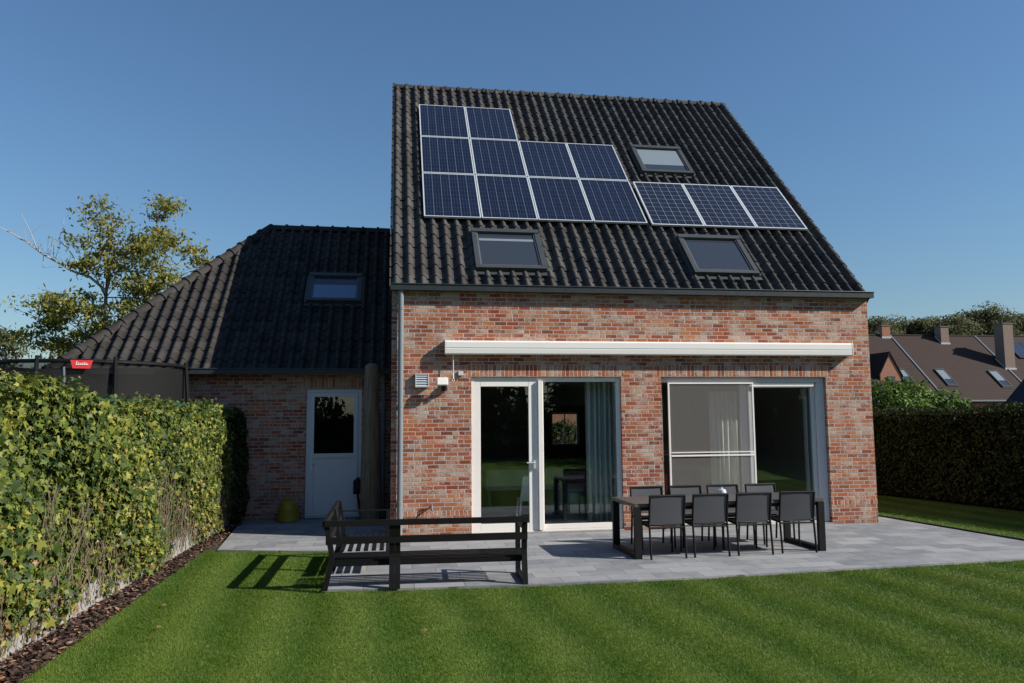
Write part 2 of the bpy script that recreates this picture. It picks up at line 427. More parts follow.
class MB:
    def __init__(s): s.v = []; s.f = []
    def add(s, vs, fs):
        b = len(s.v)
        s.v += [tuple(v) for v in vs]
        s.f += [tuple(i + b for i in f) for f in fs]
        return s
    def box(s, a, b, M4=None):
        (x0, y0, z0), (x1, y1, z1) = a, b
        vs = [Vector(p) for p in ((x0, y0, z0), (x1, y0, z0), (x1, y1, z0), (x0, y1, z0), (x0, y0, z1), (x1, y0, z1), (x1, y1, z1), (x0, y1, z1))]
        if M4 is not None: vs = [M4 @ v for v in vs]
        return s.add(vs, [(0, 3, 2, 1), (4, 5, 6, 7), (0, 1, 5, 4), (1, 2, 6, 5), (2, 3, 7, 6), (3, 0, 4, 7)])
    def bar(s, p, q, w, t, upv=(0, 0, 1)):
        p, q = Vector(p), Vector(q); d = (q - p).normalized()
        upv = Vector(upv)
        if abs(d.dot(upv)) > .98: upv = Vector((0, 1, 0))
        a = d.cross(upv).normalized() * (w / 2); b = a.cross(d).normalized() * (t / 2)
        vs = [p - a - b, p + a - b, p + a + b, p - a + b, q - a - b, q + a - b, q + a + b, q - a + b]
        return s.add(vs, [(0, 3, 2, 1), (4, 5, 6, 7), (0, 1, 5, 4), (1, 2, 6, 5), (2, 3, 7, 6), (3, 0, 4, 7)])
    def tube(s, pts, r, n=8, caps=True):
        pts = [Vector(p) for p in pts]
        rs = r if isinstance(r, (list, tuple)) else [r] * len(pts)
        rings = []
        ref = None
        for i, p in enumerate(pts):
            d = (pts[min(i + 1, len(pts) - 1)] - pts[max(i - 1, 0)]).normalized()
            if ref is None:
                ref = Vector((0, 0, 1)) if abs(d.z) < .9 else Vector((1, 0, 0))
            a = (ref - d * ref.dot(d)).normalized(); ref = a
            b = d.cross(a)
            rings.append([p + (a * math.cos(2 * math.pi * k / n) + b * math.sin(2 * math.pi * k / n)) * rs[i] for k in range(n)])
        vs = [v for rg in rings for v in rg]
        fs = []
        for i in range(len(pts) - 1):
            for k in range(n):
                fs.append((i * n + k, i * n + (k + 1) % n, (i + 1) * n + (k + 1) % n, (i + 1) * n + k))
        if caps:
            fs.append(tuple(reversed(range(n)))); fs.append(tuple((len(pts) - 1) * n + k for k in range(n)))
        return s.add(vs, fs)
    def lathe(s, prof, c, n=24):
        c = Vector(c); vs = []; fs = []
        for (r, z) in prof:
            vs += [c + Vector((r * math.cos(2 * math.pi * k / n), r * math.sin(2 * math.pi * k / n), z)) for k in range(n)]
        for i in range(len(prof) - 1):
            for k in range(n):
                fs.append((i * n + k, i * n + (k + 1) % n, (i + 1) * n + (k + 1) % n, (i + 1) * n + k))
        fs.append(tuple(reversed(range(n)))); fs.append(tuple((len(prof) - 1) * n + k for k in range(n)))
        return s.add(vs, fs)
    def prism(s, poly, off):
        off = Vector(off); n = len(poly)
        vs = [Vector(p) for p in poly] + [Vector(p) + off for p in poly]
        fs = [tuple(reversed(range(n))), tuple(range(n, 2 * n))] + [(i, (i + 1) % n, n + (i + 1) % n, n + i) for i in range(n)]
        return s.add(vs, fs)
    def build(s, name, mat, parent=None, smooth=False, bevel=0, fix=True):
        o_ = origin_of(parent)
        me = bpy.data.meshes.new(name)
        me.from_pydata([(Vector(v) - o_) for v in s.v], [], s.f)
        if fix or bevel:
            bm = bmesh.new(); bm.from_mesh(me)
            bmesh.ops.recalc_face_normals(bm, faces=bm.faces)
            if bevel:
                bmesh.ops.bevel(bm, geom=[e for e in bm.edges if e.calc_face_angle(0) > .6], offset=bevel, segments=2, affect='EDGES', clamp_overlap=True)
            bm.to_mesh(me); bm.free()
        if smooth:
            me.polygons.foreach_set('use_smooth', [True] * len(me.polygons))
            if smooth != 'all': me.set_sharp_from_angle(angle=R(35))
        me.materials.append(mat)
        o = bpy.data.objects.new(name, me); COL.objects.link(o)
        if parent is not None: o.parent = parent
        return o

def np_mesh(name, verts, quads, mat, parent=None):
    o_ = origin_of(parent)
    me = bpy.data.meshes.new(name)
    v = (np.asarray(verts, dtype=np.float64).reshape(-1, 3) - np.array(o_)).astype(np.float32)
    q = np.asarray(quads, dtype=np.int32)
    k = q.shape[1]
    me.vertices.add(len(v)); me.vertices.foreach_set('co', v.ravel())
    me.loops.add(q.size); me.loops.foreach_set('vertex_index', q.ravel())
    me.polygons.add(len(q)); me.polygons.foreach_set('loop_start', np.arange(0, q.size, k, dtype=np.int32))
    me.update(calc_edges=True); me.validate()
    me.materials.append(mat)
    o = bpy.data.objects.new(name, me); COL.objects.link(o)
    if parent is not None: o.parent = parent
    return o

def empty(name, loc, label, cat, group=None):
    o = bpy.data.objects.new(name, None); COL.objects.link(o)
    o.location = loc; o.empty_display_size = .2
    return tag(o, label, cat, group)
def tag(o, label=None, cat=None, group=None, kind=None):
    if label: o['label'] = label
    if cat: o['category'] = cat
    if group: o['group'] = group
    if kind: o['kind'] = kind
    return o
def copy_tree(o, parent=None):
    c = o.copy(); COL.objects.link(c)
    if parent is not None: c.parent = parent
    for ch in list(o.children): copy_tree(ch, c)
    return c

LEAF = np.array([(0, .40, .07), (0, .07, .0), (-.30, .0, .02), (-.20, .23, .05), (-.50, .44, .0), (-.19, .54, .05), (0, 1.0, -.03), (.19, .54, .05), (.50, .44, .0), (.20, .23, .05), (.30, .0, .02)])
LEAF_Q = np.array([(0, 1 + (k + 1) % 10, 1 + k) for k in range(10)])
OVAL = np.array([(0, 0, 0), (-.22, .35, .05), (-.16, .75, .04), (0, 1, -.03), (.16, .75, .04), (.22, .35, .05)])
OVAL_Q = np.array([(0, 3, 2, 1), (0, 5, 4, 3)])
def leaves(P, N, size, shape='oval', droop=.3, spread=.7, r=rng):
    """one small folded leaf per point P, roughly facing N"""
    P = np.asarray(P, float); n = len(P)
    N = np.asarray(N, float) + r.normal(0, spread, (n, 3))
    N /= np.linalg.norm(N, axis=1)[:, None] + 1e-9
    T = r.normal(0, 1, (n, 3)); T[:, 2] -= droop * 2
    T -= N * (T * N).sum(1)[:, None]; T /= np.linalg.norm(T, axis=1)[:, None] + 1e-9
    B = np.cross(T, N)
    base, q = (LEAF, LEAF_Q) if shape == 'ivy' else (OVAL, OVAL_Q)
    S = (np.ones(n) * size if np.isscalar(size) else np.asarray(size)) * r.uniform(.6, 1.3, n)
    V = P[:, None, :] + S[:, None, None] * (base[None, :, 0, None] * B[:, None, :] + (base[None, :, 1, None] - .5) * T[:, None, :] + base[None, :, 2, None] * N[:, None, :])
    Q = (np.arange(n)[:, None, None] * len(base) + q[None]).reshape(-1, q.shape[1])
    return V.reshape(-1, 3), Q

# ================================================================== SETTING
def sheet(name, poly, z, mat, thick=None):
    mb = MB()
    if thick: mb.prism([(x, y, z - thick) for x, y in poly], (0, 0, thick))
    else: mb.add([(x, y, z) for x, y in poly], [tuple(range(len(poly)))])
    o = mb.build(name, mat)
    return tag(o, kind='structure')
sheet('ground', [(-1500, -1500), (1500, -1500), (1500, 1500), (-1500, 1500)], -.060, M['ground'])
sheet('lawn', [(-2.80, -24), (14.5, -24), (14.5, -7), (12.2, 4.5), (11.6, 14), (8.9, 14), (8.9, -1), (-2.85, -.4)], -.030, M['lawn'])
sheet('mulch_bed', [(-3.7, -12), (-2.78, -12), (-2.80, -6.6), (-2.80, -.5), (-2.64, -.62), (-2.80, .8), (-2.90, 2.79), (-3.7, 2.79)], -.022, M['mulch'])
PATIO = [(-2.62, -.66), (-1.35, -.98), (-.76, -1.08), (-.77, -3.76), (.13, -3.86), (1.67, -3.96), (3.8, -3.94), (6.24, -3.77), (8.65, -3.62), (10.05, -3.50), (9.82, -2.34), (9.45, .77), (9.32, 2.0), (9.32, 2.75), (-2.90, 2.75)]
sheet('patio', PATIO, 0.0, M['paver'], .05)
# thin dark edging along the right side of the patio
e = MB()
for a, b in (((10.05, -3.50), (9.82, -2.34)), ((9.82, -2.34), (9.45, .77)), ((9.45, .77), (9.32, 2.7))):
    e.bar((a[0] + .045, a[1], -.01), (b[0] + .045, b[1], -.01), .06, .06)
tag(e.build('patio_edging', M['black']), kind='structure')

# grass blades
def grass_points():
    pts = []
    def rect(x0, x1, y0, y1, dens):
        n = int((x1 - x0) * (y1 - y0) * dens)
        p = np.stack([rng.uniform(x0, x1, n), rng.uniform(y0, y1, n)], 1)
        pts.append(p)
    rect(-2.9, 3.5, -9.2, -3.5, 14000)
    rect(3.5, 7.0, -9.2, -3.3, 12500)
    rect(7.0, 13.0, -9.2, -3.0, 8500)
    rect(-2.95, -.70, -3.6, -.5, 13000)
    rect(9.3, 12.8, -3.2, 4.5, 4000)
    return np.concatenate(pts)
gp = grass_points()
def inside(p, poly):
    x, y = p[:, 0], p[:, 1]; c = np.zeros(len(p), bool); n = len(poly)
    for i in range(n):
        x1, y1 = poly[i]; x2, y2 = poly[(i + 1) % n]
        m = ((y1 > y) != (y2 > y)) & (x < (x2 - x1) * (y - y1) / (y2 - y1 + 1e-12) + x1)
        c ^= m
    return c
lim = [(-2.80, -12), (14.0, -12), (13.3, -2), (12.2, 4.5), (9.0, 4.5), (9.0, -1), (-2.90, .3)]
wob = gp + .022 * np.stack([np.sin(gp[:, 1] * 9), np.sin(gp[:, 0] * 7 + np.sin(gp[:, 0] * 23))], 1)
gp = gp[(~inside(wob + rng.normal(0, .012, gp.shape), PATIO)) & inside(wob, lim)]
nb = len(gp)
lean = np.sin((gp[:, 0] + gp[:, 1] * .09) * 2 * math.pi / .82)
hgt = rng.uniform(.013, .027, nb)
ang = rng.uniform(0, 2 * math.pi, nb)
wd = rng.uniform(.0017, .0032, nb) * np.clip(1 + (np.linalg.norm(gp - np.array([.04, -13.2]), axis=1) - 7) * .12, 1, 2.5)
base = np.concatenate([gp, np.full((nb, 1), -.032)], 1)
sd = np.stack([np.cos(ang), np.sin(ang), np.zeros(nb)], 1) * wd[:, None]
tip = base + np.stack([rng.normal(0, .010, nb), rng.normal(0, .010, nb) + lean * .006, hgt], 1)
V = np.stack([base - sd, base + sd, tip], 1).reshape(-1, 3)
gr = np_mesh('grass', V, np.arange(nb * 3).reshape(-1, 3), M['grass'])
tag(gr, 'short mown lawn grass with light and dark stripes', 'grass', kind='stuff')
# bark chips on the bed
nc = 5200
cp = np.stack([rng.uniform(-3.2, -2.80, nc), rng.uniform(-8, 2.5, nc), rng.uniform(-.018, .012, nc)], 1)
cv, cq = leaves(cp, np.tile((0, 0, 1.), (nc, 1)), .065, 'oval', 0, .35)
tag(np_mesh('bark_chips', cv, cq, M['chip']), 'dark bark mulch chips along the foot of the ivy', 'mulch', kind='stuff')
# fallen leaves on the lawn
for i in range(14):
    x, y = random.uniform(-2.6, 1.0), random.uniform(-6.6, -2.0)
    if x > -.85 and y > -4.0: y = random.uniform(-6.6, -4.2)
    lv, lq = leaves(np.array([(x, y, .012)]), np.array([(0, 0, 1.)]), .055, 'ivy', 0, .3)
    tag(np_mesh('fallen_leaf', lv, lq, M['ivy_dead']), 'small dry brown leaf lying on the mown lawn', 'leaf', 'fallen leaves on the lawn')

# ================================================================== THE HOUSE
W, ZE, YR, ZR = 8.918, 4.29, 6.003, 10.583
SL = (ZR - ZE) / YR
DEPTH = 2 * YR
house = empty('brick_house', (0, 0, 0), 'red brick house with steep black tiled roof and lower wing at its left', 'house')
XA, XB, XC, XD, ZT = 1.368, 4.050, 4.800, 8.000, 2.694
mb = MB()
zw = 4.20
comb = [(0, 0), (XA, 0), (XA, ZT), (XB, ZT), (XB, 0), (XC, 0), (XC, ZT), (XD, ZT), (XD, 0), (W, 0), (W, zw), (0, zw)]
mb.prism([(x, 0, z - (.05 if z == 0 else 0)) for x, z in comb], (0, .30, 0))
# gables
for x0 in (0.0, W - .30):
    g = [(x0, .302, -.05), (x0, DEPTH - .302, -.05), (x0, DEPTH - .302, 4.25), (x0, YR, 10.15), (x0, .302, 4.25)]
    mb.prism(g, (.30, 0, 0))
# back wall with one window hole
bx0, bx1, bz0, bz1 = 5.20, 6.12, 1.05, 2.12
for a, b in (((0, DEPTH - .30, -.05), (bx0, DEPTH, 4.2)), ((bx1, DEPTH - .30, -.05), (W, DEPTH, 4.2)), ((bx0, DEPTH - .30, -.05), (bx1, DEPTH, bz0)), ((bx0, DEPTH - .30, bz1), (bx1, DEPTH, 4.2))):
    mb.box(a, b)
mb.build('wall', M['brick'], house)

wb = MB()
for x0, x1, z0, z1 in ((bx0, bx0 + .05, bz0, bz1), (bx1 - .05, bx1, bz0, bz1), (bx0 + .05, bx1 - .05, bz1 - .05, bz1), (bx0 + .05, bx1 - .05, bz0, bz0 + .05), (bx0 + .44, bx0 + .48, bz0 + .05, bz1 - .05)):
    wb.box((x0 + .002, DEPTH - .20, z0 + .002), (x1 - .002, DEPTH - .14, z1 - .002))
wbo = wb.build('back_window', M['white'], house)
wb = MB(); wb.box((bx0 + .05, DEPTH - .18, bz0 + .05), (bx1 - .05, DEPTH - .165, bz1 - .05)); wb.build('pane', M['glass'], wbo)
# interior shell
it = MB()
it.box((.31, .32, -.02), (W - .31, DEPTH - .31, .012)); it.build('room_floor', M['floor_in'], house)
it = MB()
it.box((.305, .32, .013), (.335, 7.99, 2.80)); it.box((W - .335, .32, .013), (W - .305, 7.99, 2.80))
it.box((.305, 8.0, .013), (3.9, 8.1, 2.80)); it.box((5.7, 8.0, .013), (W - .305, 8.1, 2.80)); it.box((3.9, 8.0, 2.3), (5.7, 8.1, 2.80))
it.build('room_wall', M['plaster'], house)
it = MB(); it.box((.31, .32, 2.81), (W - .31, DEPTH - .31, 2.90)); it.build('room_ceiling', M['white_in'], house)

# --- tiled roof
TW, TL = W / 38.5, .3346     # tile width, length along the slope
def tile_h(u):
    u = u % 1.0
    if u < .60: return .088 * math.sin(math.pi * u / .60) ** .8
    return -.008 * math.sin(math.pi * (u - .60) / .40)
def tiled_plane(O, ux, us, nn, width, slope_len, tl=TL, tw=TW, seed=1, clip=()):
    r = random.Random(seed)
    O, ux, us, nn = map(Vector, (O, ux, us, nn))
    prof = [0, .04, .10, .17, .25, .33, .41, .49, .56, .60, .80]
    ncol = int(math.ceil(width / tw)); us_ = []
    for c in range(ncol):
        for p in prof:
            x = (c + p) * tw
            if x <= width: us_.append((x, p, c))
    us_.append((width, 0.999 if (width / tw) % 1 < .01 else (width / tw) % 1, ncol - 1))
    nrow = int(math.ceil(slope_len / tl))
    vs = []; fs = []; nx = len(us_)
    lines = 0
    for rr_ in range(nrow):
        jit = [r.gauss(0, .0035) for _ in range(ncol + 1)]
        sj = [r.gauss(0, .006) for _ in range(ncol + 1)]
        for k, (s, off) in enumerate(((rr_ * tl, .022), (rr_ * tl + tl * .5, .012), ((rr_ + 1) * tl, .002))):
            for (x, p, c) in us_:
                ss = s + (sj[c] if k == 0 and rr_ > 0 else (0 if k == 1 else 0))
                ss = min(ss, slope_len)
                hh = tile_h(p) + off + (jit[c] if k < 2 else jit[c] * .3)
                if k == 2: ss = min(ss + .004, slope_len)
                vs.append(O + ux * x + us * ss + nn * hh)
            if lines > 0:
                b0 = (lines - 1) * nx; b1 = lines * nx
                for i in range(nx - 1): fs.append((b0 + i, b0 + i + 1, b1 + i + 1, b1 + i))
            lines += 1
    # front drop at the eaves
    b = len(vs)
    for i in range(nx): vs.append(vs[i] - nn * .012)
    for i in range(nx - 1): fs.append((b + i, b + i + 1, i + 1, i))
    me = bpy.data.meshes.new('tmp'); me.from_pydata(vs, [], fs)
    bm = bmesh.new(); bm.from_mesh(me)
    for (co, no) in clip:
        bmesh.ops.bisect_plane(bm, geom=bm.verts[:] + bm.edges[:] + bm.faces[:], plane_co=co, plane_no=no, clear_outer=True)
    bm.to_mesh(me); bm.free()
    out = ([v.co.copy() for v in me.vertices], [tuple(p.vertices) for p in me.polygons])
    bpy.data.meshes.remove(me)
    return out
def ridge_run(mb, p, q, rad=.12, seg=.36, n=8, upv=Vector((0, 0, 1))):
    p, q = Vector(p), Vector(q); d = (q - p); L = d.length; d.normalize()
    k = max(1, round(L / seg)); st = L / k
    side = d.cross(upv).normalized(); u = side.cross(d).normalized()
    for i in range(k):
        a = p + d * (i * st - .02); b = p + d * ((i + 1) * st + .03)
        secs = ((a, rad * 1.18), (a + d * .055, rad * 1.16), (a + d * .06, rad * .98), (b, rad * .93))
        vs = []; fs = []
        for (c, r_) in secs:
            for j in range(n + 1):
                t = math.pi * (j / n) * 1.1 - .05 * math.pi
                vs.append(c + side * (r_ * math.cos(t)) + u * (r_ * math.sin(t)))
        m = n + 1
        for s in range(3):
            for j in range(n): fs.append((s * m + j, s * m + j + 1, (s + 1) * m + j + 1, (s + 1) * m + j))
        fs.append(tuple(range(m))); fs.append(tuple(range(3 * m, 4 * m)))
        mb.add(vs, fs)
ct = 1 / math.sqrt(1 + SL * SL); st_ = SL * ct
US = Vector((0, ct, st_)); NN = Vector((0, -st_, ct))
BASE_OFF = -.10
eave_y = .0
O = Vector((0.0, eave_y, ZE + BASE_OFF + SL * eave_y))
slope_len = (YR - eave_y) / ct
v, f = tiled_plane(O, (1, 0, 0), US, NN, W, slope_len, tl=slope_len / 26)
mb = MB(); mb.add(v, f)
tl_ = slope_len / 26
for k in range(26):      # verge flaps, one per tile row on each rake
    a = O + US * (k * tl_ - .01); b = O + US * ((k + 1) * tl_ + .005)
    for x0, x1 in ((-.045, -.004), (W + .004, W + .06)):
        vs = []
        for pt, o1 in ((a, .050), (b, .022)):
            for xx in (x0, x1):
                for hh in (o1, o1 - .16):
                    vs.append(Vector((xx, pt.y, pt.z)) + NN * hh)
        mb.add(vs, [(0, 1, 3, 2), (4, 6, 7, 5), (0, 2, 6, 4), (1, 5, 7, 3), (0, 4, 5, 1), (2, 3, 7, 6)])
# rear slope
US2 = Vector((0, -ct, st_)); NN2 = Vector((0, st_, ct))
v, f = tiled_plane((W, DEPTH - eave_y, O.z), (-1, 0, 0), US2, NN2, W, slope_len, tl=slope_len / 26, seed=2)
mb.add(v, f)
roof_o = mb.build('roof', M['tile'], house, smooth=True, fix=False)
mb = MB(); ridge_run(mb, (-.02, YR, ZR - .14), (W + .03, YR, ZR - .14), .115, .33)
mb.build('ridge_tile', M['tile'], roof_o, smooth=True)
# soffit board closing the eaves and deck below the tiles
mb = MB()
mb.add([(0.02, .02, 4.20), (W - .02, .02, 4.20), (W - .02, YR, 4.2 + SL * (YR - .02)), (.02, YR, 4.2 + SL * (YR - .02))], [(0, 1, 2, 3)])
mb.build('roof_deck', M['dark'], roof_o)

# gutter: a box gutter with open top and end stops
def gutter(name, x0, x1, y, zt, zb, dep, parent, mat):
    g = MB(); t = .012
    g.box((x0, y, zb), (x1, y + t, zt)); g.box((x0, y + dep - t, zb), (x1, y + dep, zt + .01)); g.box((x0, y + t, zb), (x1, y + dep - t, zb + t))
    g.box((x0 - t, y, zb), (x0, y + dep, zt)); g.box((x1, y, zb), (x1 + t, y + dep, zt))
    g.tube([(x0 - t, y - .004, zt), (x1 + t, y - .004, zt)], .011, 8)
    return g.build(name, mat, parent)
gut = gutter('gutter', -.012, W + .045, -.150, 4.285, 4.178, .145, house, M['anthra'])
# fascia under the gutter
mb = MB(); mb.tube([(.155, -.075, 4.18), (.155, -.075, -.0)], .047, 14)
dp = mb.build('downpipe', M['zinc'], house, smooth=True)
for z in (3.87, 2.20, .57):
    b = MB(); b.lathe([(.052, -.018), (.052, .018)], (.155, -.075, z), 14); b.box((.07, -.09, z - .012), (.108, -.06, z + .012)); b.box((.145, -.03, z - .012), (.165, .0, z + .012))
    b.build('pipe_clip', M['zinc'], dp)

# --- roof windows
def roof_window(x0, x1, y0, y1, parent, mtn, off=0.12, blind_or_reflection=0, slope=SL, zbase=ZE, name='roof_window', mat=None, y_base=0.0):
    """outer frame spans x0..x1 and plan y0..y1 on the roof plane"""
    c_ = 1 / math.sqrt(1 + slope * slope); s2 = slope * c_
    U = Vector((0, c_, s2)); N = Vector((0, -s2, c_)); X = Vector((1, 0, 0))
    P0 = Vector((x0, y0, zbase + off + slope * (y0 - y_base)))
    w = x1 - x0; L = (y1 - y0) / c_
    mt = Matrix((X, U, N)).transposed().to_4x4(); mt.translation = P0
    fr = MB(); t = .085
    fr.box((0, 0, -.16), (w, t, 0), mt); fr.box((0, L - t * 1.3, -.16), (w, L, .022), mt)
    fr.box((0, t, -.16), (t, L - t * 1.3, 0.004), mt); fr.box((w - t, t, -.16), (w, L - t * 1.3, 0.004), mt)
    fr.box((-.05, -.10, -.135), (w + .05, -.004, -.085), mt)           # apron flashing
    fr.box((-.05, 0, -.14), (-.004, L, -.055), mt); fr.box((w + .004, 0, -.14), (w + .05, L, -.055), mt)
    fo = fr.build(name, M['zinc_dark'], parent)
    pn = MB(); pn.box((t, t, -.06), (w - t, L - t * 1.3, -.035), mt); pn.build('pane', M['roof_glass'], fo)
    sh = MB()
    s_ = .028
    sh.box((t, t, -.034), (w - t, t + s_, -.014), mt); sh.box((t, t + s_, -.034), (t + s_, L - t * 1.3, -.014), mt); sh.box((w - t - s_, t + s_, -.034), (w - t, L - t * 1.3, -.014), mt)
    sh.build('sash', M['zinc_pale'], fo)
    if blind_or_reflection:
        b = MB(); b.box((t + .04, L * (1 - blind_or_reflection), -.034), (w - t - .05, L * (1 - blind_or_reflection) + .075 if blind_or_reflection < .4 else L - t * 1.3 - .03, -.030), mt); b.build('blind', M['blind'], fo)
    return fo
M['zinc_dark'] = plain('grey_window_cladding', (.050, .055, .057), .5, .1)
M['zinc_pale'] = plain('grey_window_sash', (.12, .12, .125), .5, .1)
M['blind'] = plain('pale_blind', (.19, .225, .25), .25, var=.03)  # real blinds on the main roof, painted sky reflection on the row houses
roof_window(1.49, 2.79, .26, 1.135, house, 0, blind_or_reflection=.28)
roof_window(5.62, 6.915, .26, 1.135, house, 0)
roof_window(5.565, 6.79, 2.955, 3.815, house, 0, blind_or_reflection=.70)

# --- french door at the left opening
def frame_rect(mb, x0, x1, z0, z1, t, y0, y1, bottom=True, tb=None):
    tb = tb or t
    mb.box((x0, y0, z0), (x0 + t, y1, z1)); mb.box((x1 - t, y0, z0), (x1, y1, z1))
    mb.box((x0 + t, y0, z1 - t), (x1 - t, y1, z1))
    if bottom: mb.box((x0 + t, y0, z0), (x1 - t, y1, z0 + tb))
F = MB()
y0, y1 = .045, .125
frame_rect(F, XA + .003, XB - .003, .003, ZT - .003, .062, y0, y1, True, .05)
F.box((2.545, .000, .053), (2.625, .115, ZT - .065))       # mullion
door = F.build('patio_door', M['white'], house, bevel=.004)
L_ = MB(); frame_rect(L_, XA + .0655, 2.480, .0535, ZT - .0655, .10, .050, .110, True, .12); L_.box((2.4805, .050, .0535), (2.542, .110, ZT - .0655))
lf = L_.build('door_leaf', M['white'], door, bevel=.004)
p = MB(); p.box((XA + .168, .062, .176), (2.380, .078, ZT - .168)); p.build('pane', M['glass'], door)
fx = MB(); frame_rect(fx, 2.628, XB - .066, .056, ZT - .066, .016, .050, .11, True, .085)
fx.build('fixed_sash', M['white'], door, bevel=.003)
p = MB(); p.box((2.644, .070, .141), (XB - .082, .086, ZT - .082)); p.build('pane', M['glass'], door)
h = MB(); h.box((2.455, .012, 1.10), (2.490, .034, 1.25)); h.tube([(2.472, .0, 1.205), (2.472, -.02, 1.205), (2.36, -.022, 1.205), (2.33, -.020, 1.203)], .011, 8); h.tube([(2.472, .03, 1.205), (2.472, -.02, 1.205)], .011, 8)
h.lathe([(.014, 0), (.014, .02)], (2.472, .022, 1.11), 10)
h.build('handle', M['silver'], door, smooth=True)
s = MB(); s.box((XA + .003, -.035, -.02), (XB - .003, .043, .028)); s.build('door_sill', M['concrete'], door)

# --- sliding window at the right opening
F = MB()
F.box((XC + .003, .075, ZT - .095), (XD - .003, .28, ZT - .003)); F.box((XC + .003, .15, .003), (XC + .06, .28, ZT - .097)); F.box((XD - .155, .075, .003), (XD - .003, .28, ZT - .097))
F.box((XC + .063, .075, .003), (XD - .158, .28, .06))
F.box((6.40, .20, .063), (6.52, .28, ZT - .097))
sw = F.build('sliding_window', M['grey_frame'], house, bevel=.004)
p = MB(); p.box((XC + .063, .235, .063), (6.397, .25, ZT - .099)); p.build('pane', M['glass'], sw)
p = MB(); p.box((6.60, .165, .13), (XD - .237, .18, ZT - .20)); p.build('pane', M['glass'], sw)
sa = MB(); frame_rect(sa, 6.523, XD - .16, .063, ZT - .12, .075, .14, .198, True, .065); sa.build('sash', M['grey_frame'], sw, bevel=.003)
sa = MB(); sa.box((6.53, .085, ZT - .175), (XD - .19, .138, ZT - .10)); sa.build('blind_box', M['white'], sw, bevel=.003)
sc = MB(); t = .028
sx0, sx1, sz0, sz1 = 4.935, 6.575, .065, ZT - .098
frame_rect(sc, sx0, sx1, sz0, sz1, t, .030, .060, True, .04)
sc.box((sx0 + t, .026, 1.265), (sx1 - t, .056, 1.295)); sc.box((sx0 + t, .026, 1.325), (sx1 - t, .056, 1.345))
so = sc.build('insect_screen', M['white'], sw)
for za, zb in ((sz0 + .04, 1.264), (1.346, sz1 - t)):
    m = MB(); m.box((sx0 + t, .044, za), (sx1 - t, .046, zb)); m.build('screen_mesh', M['screen'], so)
s = MB(); s.box((XC + .003, -.03, -.02), (XD - .003, .073, .026)); s.build('door_sill', M['concrete'], sw)

# --- things fixed to the facade that belong to the house
vt = MB(); vx0, vx1, vz0, vz1 = .405, .635, 2.515, 2.745
frame_rect(vt, vx0, vx1, vz0, vz1, .016, -.075, .0)
for k in range(5):
    z = vz0 + .022 + k * .040
    vt.add([(vx0 + .016, -.074, z), (vx1 - .016, -.074, z), (vx1 - .016, -.045, z + .036), (vx0 + .016, -.045, z + .036), (vx0 + .016, -.066, z - .004), (vx1 - .016, -.066, z - .004), (vx1 - .016, -.037, z + .032), (vx0 + .016, -.037, z + .032)],
           [(0, 1, 2, 3), (4, 7, 6, 5), (0, 4, 5, 1), (3, 2, 6, 7), (0, 3, 7, 4), (1, 5, 6, 2)])
vt.box((vx0 + .017, -.030, vz0 + .017), (vx1 - .017, -.005, vz1 - .017)); vt.build('vent_grille', M['vent'], house)
jb = MB(); jb.box((1.14, -.05, 2.715), (1.225, 0, 2.795)); jb.build('junction_box', M['grey_frame'], house, bevel=.005)

# --- back wing
WY = 2.80
ZG, EY = 2.975, 2.60
WX0 = -6.30
RY = 6.45; WBACK = RY * 2 - WY
mb = MB()
dx0, dx1, dz = -1.712, -.600, 2.600
mb.prism([(WX0, WY, -.05), (dx0, WY, -.05), (dx0, WY, dz), (dx1, WY, dz), (dx1, WY, -.05), (-.003, WY, -.05), (-.003, WY, 2.93), (WX0, WY, 2.93)], (0, .30, 0))
mb.box((WX0, WY + .302, -.05), (WX0 + .3, WBACK - .302, 2.93)); mb.box((WX0, WBACK - .30, -.05), (-.003, WBACK, 2.93))
mb.build('wing_wall', M['brick_wing'], house)
c45 = math.sqrt(.5)
zoff = 2.60; 
Zw = ZG - .07
front_len = (RY - EY) / c45
hipx = -6.50                                 # eaves corner
HX, HY = -3.05 - hipx, RY - EY
HL = math.hypot(HX, HY)
v, f = tiled_plane((hipx, EY, Zw), (1, 0, 0), (0, c45, c45), (0, -c45, c45), -hipx - .005, front_len, tl=front_len / 16, seed=3,
                   clip=[((hipx, EY, 0), (-HY, HX, 0))])
mb = MB(); mb.add(v, f)
v, f = tiled_plane((0, 2 * RY - EY, Zw), (-1, 0, 0), (0, -c45, c45), (0, c45, c45), -hipx, front_len, tl=front_len / 16, seed=4,
                   clip=[((hipx, 2 * RY - EY, 0), (-HY, -HX, 0))])
mb.add(v, f)
v, f = tiled_plane((hipx, 2 * RY - EY, Zw), (0, -1, 0), (HX / HL, 0, HY / HL), (-HY / HL, 0, HX / HL), 2 * (RY - EY), HL, tl=HL / 16, seed=5,
                   clip=[((hipx, EY, 0), (HY, -HX, 0)), ((hipx, 2 * RY - EY, 0), (HY, HX, 0))])
mb.add(v, f)
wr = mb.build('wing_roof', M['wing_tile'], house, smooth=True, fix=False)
mb = MB(); zr = Zw + (RY - EY)
ridge_run(mb, (-3.05, RY, zr - .0), (-.02, RY, zr - .0), .125, .36)
nh = Vector((-1, -1, 2)).normalized()
ridge_run(mb, (hipx, EY, Zw + .02), (-3.05, RY, zr + .02), .125, .36)
ridge_run(mb, (hipx, 2 * RY - EY, Zw + .02), (-3.05, RY, zr + .02), .125, .36)
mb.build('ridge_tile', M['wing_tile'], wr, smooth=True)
gutter('gutter', hipx, -.03, EY - .12, 2.985, 2.885, .13, house, M['anthra'])
mb = MB(); mb.box((WX0, EY + .02, 2.90), (-.02, WY - .003, 2.925)); mb.build('soffit', M['dark'], house)
